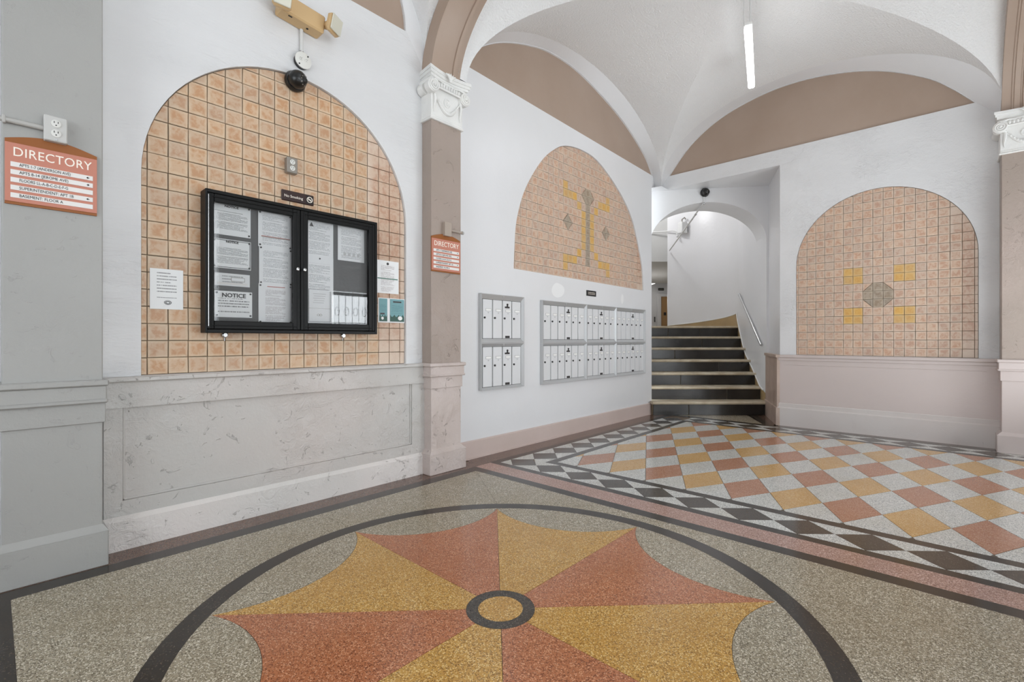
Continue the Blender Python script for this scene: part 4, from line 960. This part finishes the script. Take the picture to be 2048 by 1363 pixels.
t = empty('conduit', 'stub of taupe conduit beside the junction box on the middle pilaster', 'conduit', (2.72, 3.235, 2.103)); b = MB(); b.tube([(0, 0, 0), (.155, 0, 0)], .011, 10); b.build('pipe', 'taupe_box', t); b = MB(); b.lathe([(.015, 0), (.015, .016)], (.14, 0, 0), 'x', 12); b.build('end_fitting', 'conduit_g', t)

# ------------------------------------------------------------------ mailboxes
def ring_frame(mb, x0, x1, z0, z1, wx0, wx1, wb, wt, y_out, y_in):
    o_ = [(x0, z0), (x1, z0), (x1, z1), (x0, z1)]; i_ = [(x0+wx0, z0+wb), (x1-wx1, z0+wb), (x1-wx1, z1-wt), (x0+wx0, z1-wt)]
    e = .006; m_ = [(x0+e, z0+e), (x1-e, z0+e), (x1-e, z1-e), (x0+e, z1-e)]
    vs = [(p[0], 0, p[1]) for p in o_]+[(p[0], y_out, p[1]) for p in o_]+[(p[0], y_out, p[1]) for p in m_]+[(p[0], y_in, p[1]) for p in i_]
    mb.add(vs, [(k*4+i, k*4+(i+1) % 4, (k+1)*4+(i+1) % 4, (k+1)*4+i) for k in range(3) for i in range(4)])
door_proto = {}
def mail_unit(label, x0, x1, z0, z1, dx0, dx1, dz0, dz1, n, master):
    t = empty('mailbox_unit', label, 'mailbox', (x0, YM, z0), 0, 'wall mailbox units')
    b = MB(); ring_frame(b, 0, x1-x0, 0, z1-z0, dx0-x0, x1-dx1, dz0-z0, z1-dz1, -.042, -.016); b.build('frame', 'alu_d', t)
    b = MB(); b.box(dx0-x0-.002, dx1-x0+.002, -.012, .0, dz0-z0-.002, dz1-z0+.002); b.build('interior', 'darkplate', t)
    wd = (dx1-dx0)/n; h = dz1-dz0
    for i in range(n):
        key = (round(wd, 3), round(h, 3), i == master)
        if key in door_proto:
            d_ = copy_tree(door_proto[key], t); d_.location = (dx0-x0+wd*i, 0, dz0-z0); continue
        b = MB(); b.box(.0045, wd-.0045, -.019, -.010, .003, h-.003, .003); b.box(.0055, .0115, -.022, -.018, .004, h-.004, .001); d_ = b.build('door', 'door', t)
        d_.location = (dx0-x0+wd*i, 0, dz0-z0); door_proto[key] = d_
        b = MB(); b.lathe([(.0105, 0), (.0105, -.009), (.008, -.011), (0, -.011)], (.028, -.019, h*.53), 'y', 14); b.build('lock', 'dark', d_)
        zc = h*.70
        b = MB(); b.box(wd*.30, wd*.86, -.0205, -.018, zc-.002, zc+.026, .001); s_ = b.build('name_slot', 'slot', d_)
        b = MB(); b.box(wd*.34, wd*.82, -.0212, -.0195, zc+.002, zc+.021); b.build('name_card', 'card', d_)
        b = MB(); b.prism([(wd*.58, zc-.024), (wd*.66, zc-.010), (wd*.50, zc-.010)], -.018, -.0205, 'xz'); b.build('notch', 'alu_d', d_)
        if i == master:
            b = MB(); b.lathe([(.011, 0), (.011, -.006), (0, -.006)], (wd*.5, -.019, h*.895), 'y', 12); b.prism([(wd*.5-.014, h*.845), (wd*.5+.014, h*.845), (wd*.5, h*.89)], -.018, -.022, 'xz'); b.build('master_keyhole', 'dark', d_)
            b = MB(); b.box(wd*.24, wd*.74, -.0215, -.018, h*.80, h*.845, .001); b.build('upper_plate', 'darkplate', d_)
            b = MB(); b.box(wd*.28, wd*.74, -.0215, -.018, h*.015, h*.075, .001); b.build('lower_plate', 'darkplate', d_)
    b = MB(); b.box((x1-x0)/2-.004, (x1-x0)/2+.004, -.044, -.03, z1-z0-.03, z1-z0-.004, .001); b.build('rivet', 'alu_d', t)
    return t
mail_unit('upper unit of the separate left four door mailbox pair beside the pilaster', 3.240, 3.878, 1.113, 1.602, 3.276, 3.850, 1.156, 1.550, 4, 2)
mail_unit('lower unit of the separate left four door mailbox pair beside the pilaster', 3.240, 3.878, .645, 1.111, 3.276, 3.850, .672, 1.075, 4, 2)
for r_, (z0, z1, dz0, dz1) in enumerate(((1.106, 1.590, 1.145, 1.543), (.638, 1.104, .678, 1.076))):
    rn = ('upper', 'lower')[r_]
    mail_unit(rn+' six door mailbox unit at the left of the large bank', 4.195, 5.083, z0, z1, 4.230, 5.055, dz0, dz1, 6, 3)
    mail_unit(rn+' five door mailbox unit in the middle of the large bank', 5.085, 5.808, z0, z1, 5.110, 5.790, dz0, dz1, 5, 2)
    mail_unit(rn+' six door mailbox unit at the right of the large bank nearest the stairs', 5.810, 6.652, z0, z1, 5.834, 6.630, dz0, dz1, 6, 3)
t = empty('label_plate', 'small black plate with white writing above the large mailbox bank', 'sign', (5.125, YM, 1.704))
b = MB(); b.box(0, .221, -.008, .002, 0, .072, .003); b.build('plate', 'dark', t)
for z in (.045, .026): b = MB(); b.tube([(.03+.16*i/24, -.0085, z+.006*sin(i*2.3)) for i in range(25)], .0022, 5); b.build('writing', 'letter', t)
# patches of fresh filler on the mailbox wall
M['filler'] = plain('white_filler', srgb(238, 238, 238), .5)
for x, z, rx, rz, lb in ((4.533, 1.727, .125, .085, 'round'), (6.03, 1.718, .035, .07, 'narrow')):
    b = MB(); b.holed([(x+rx*cos(q*pi/14)*(1+.07*sin(q*pi/7)), z+rz*sin(q*pi/14)*(1+.06*cos(q*pi*3/14))) for q in range(28)], [], lambda p: (p[0], YM-.0012, p[1])); b.build('filler_patch', 'filler', wm)
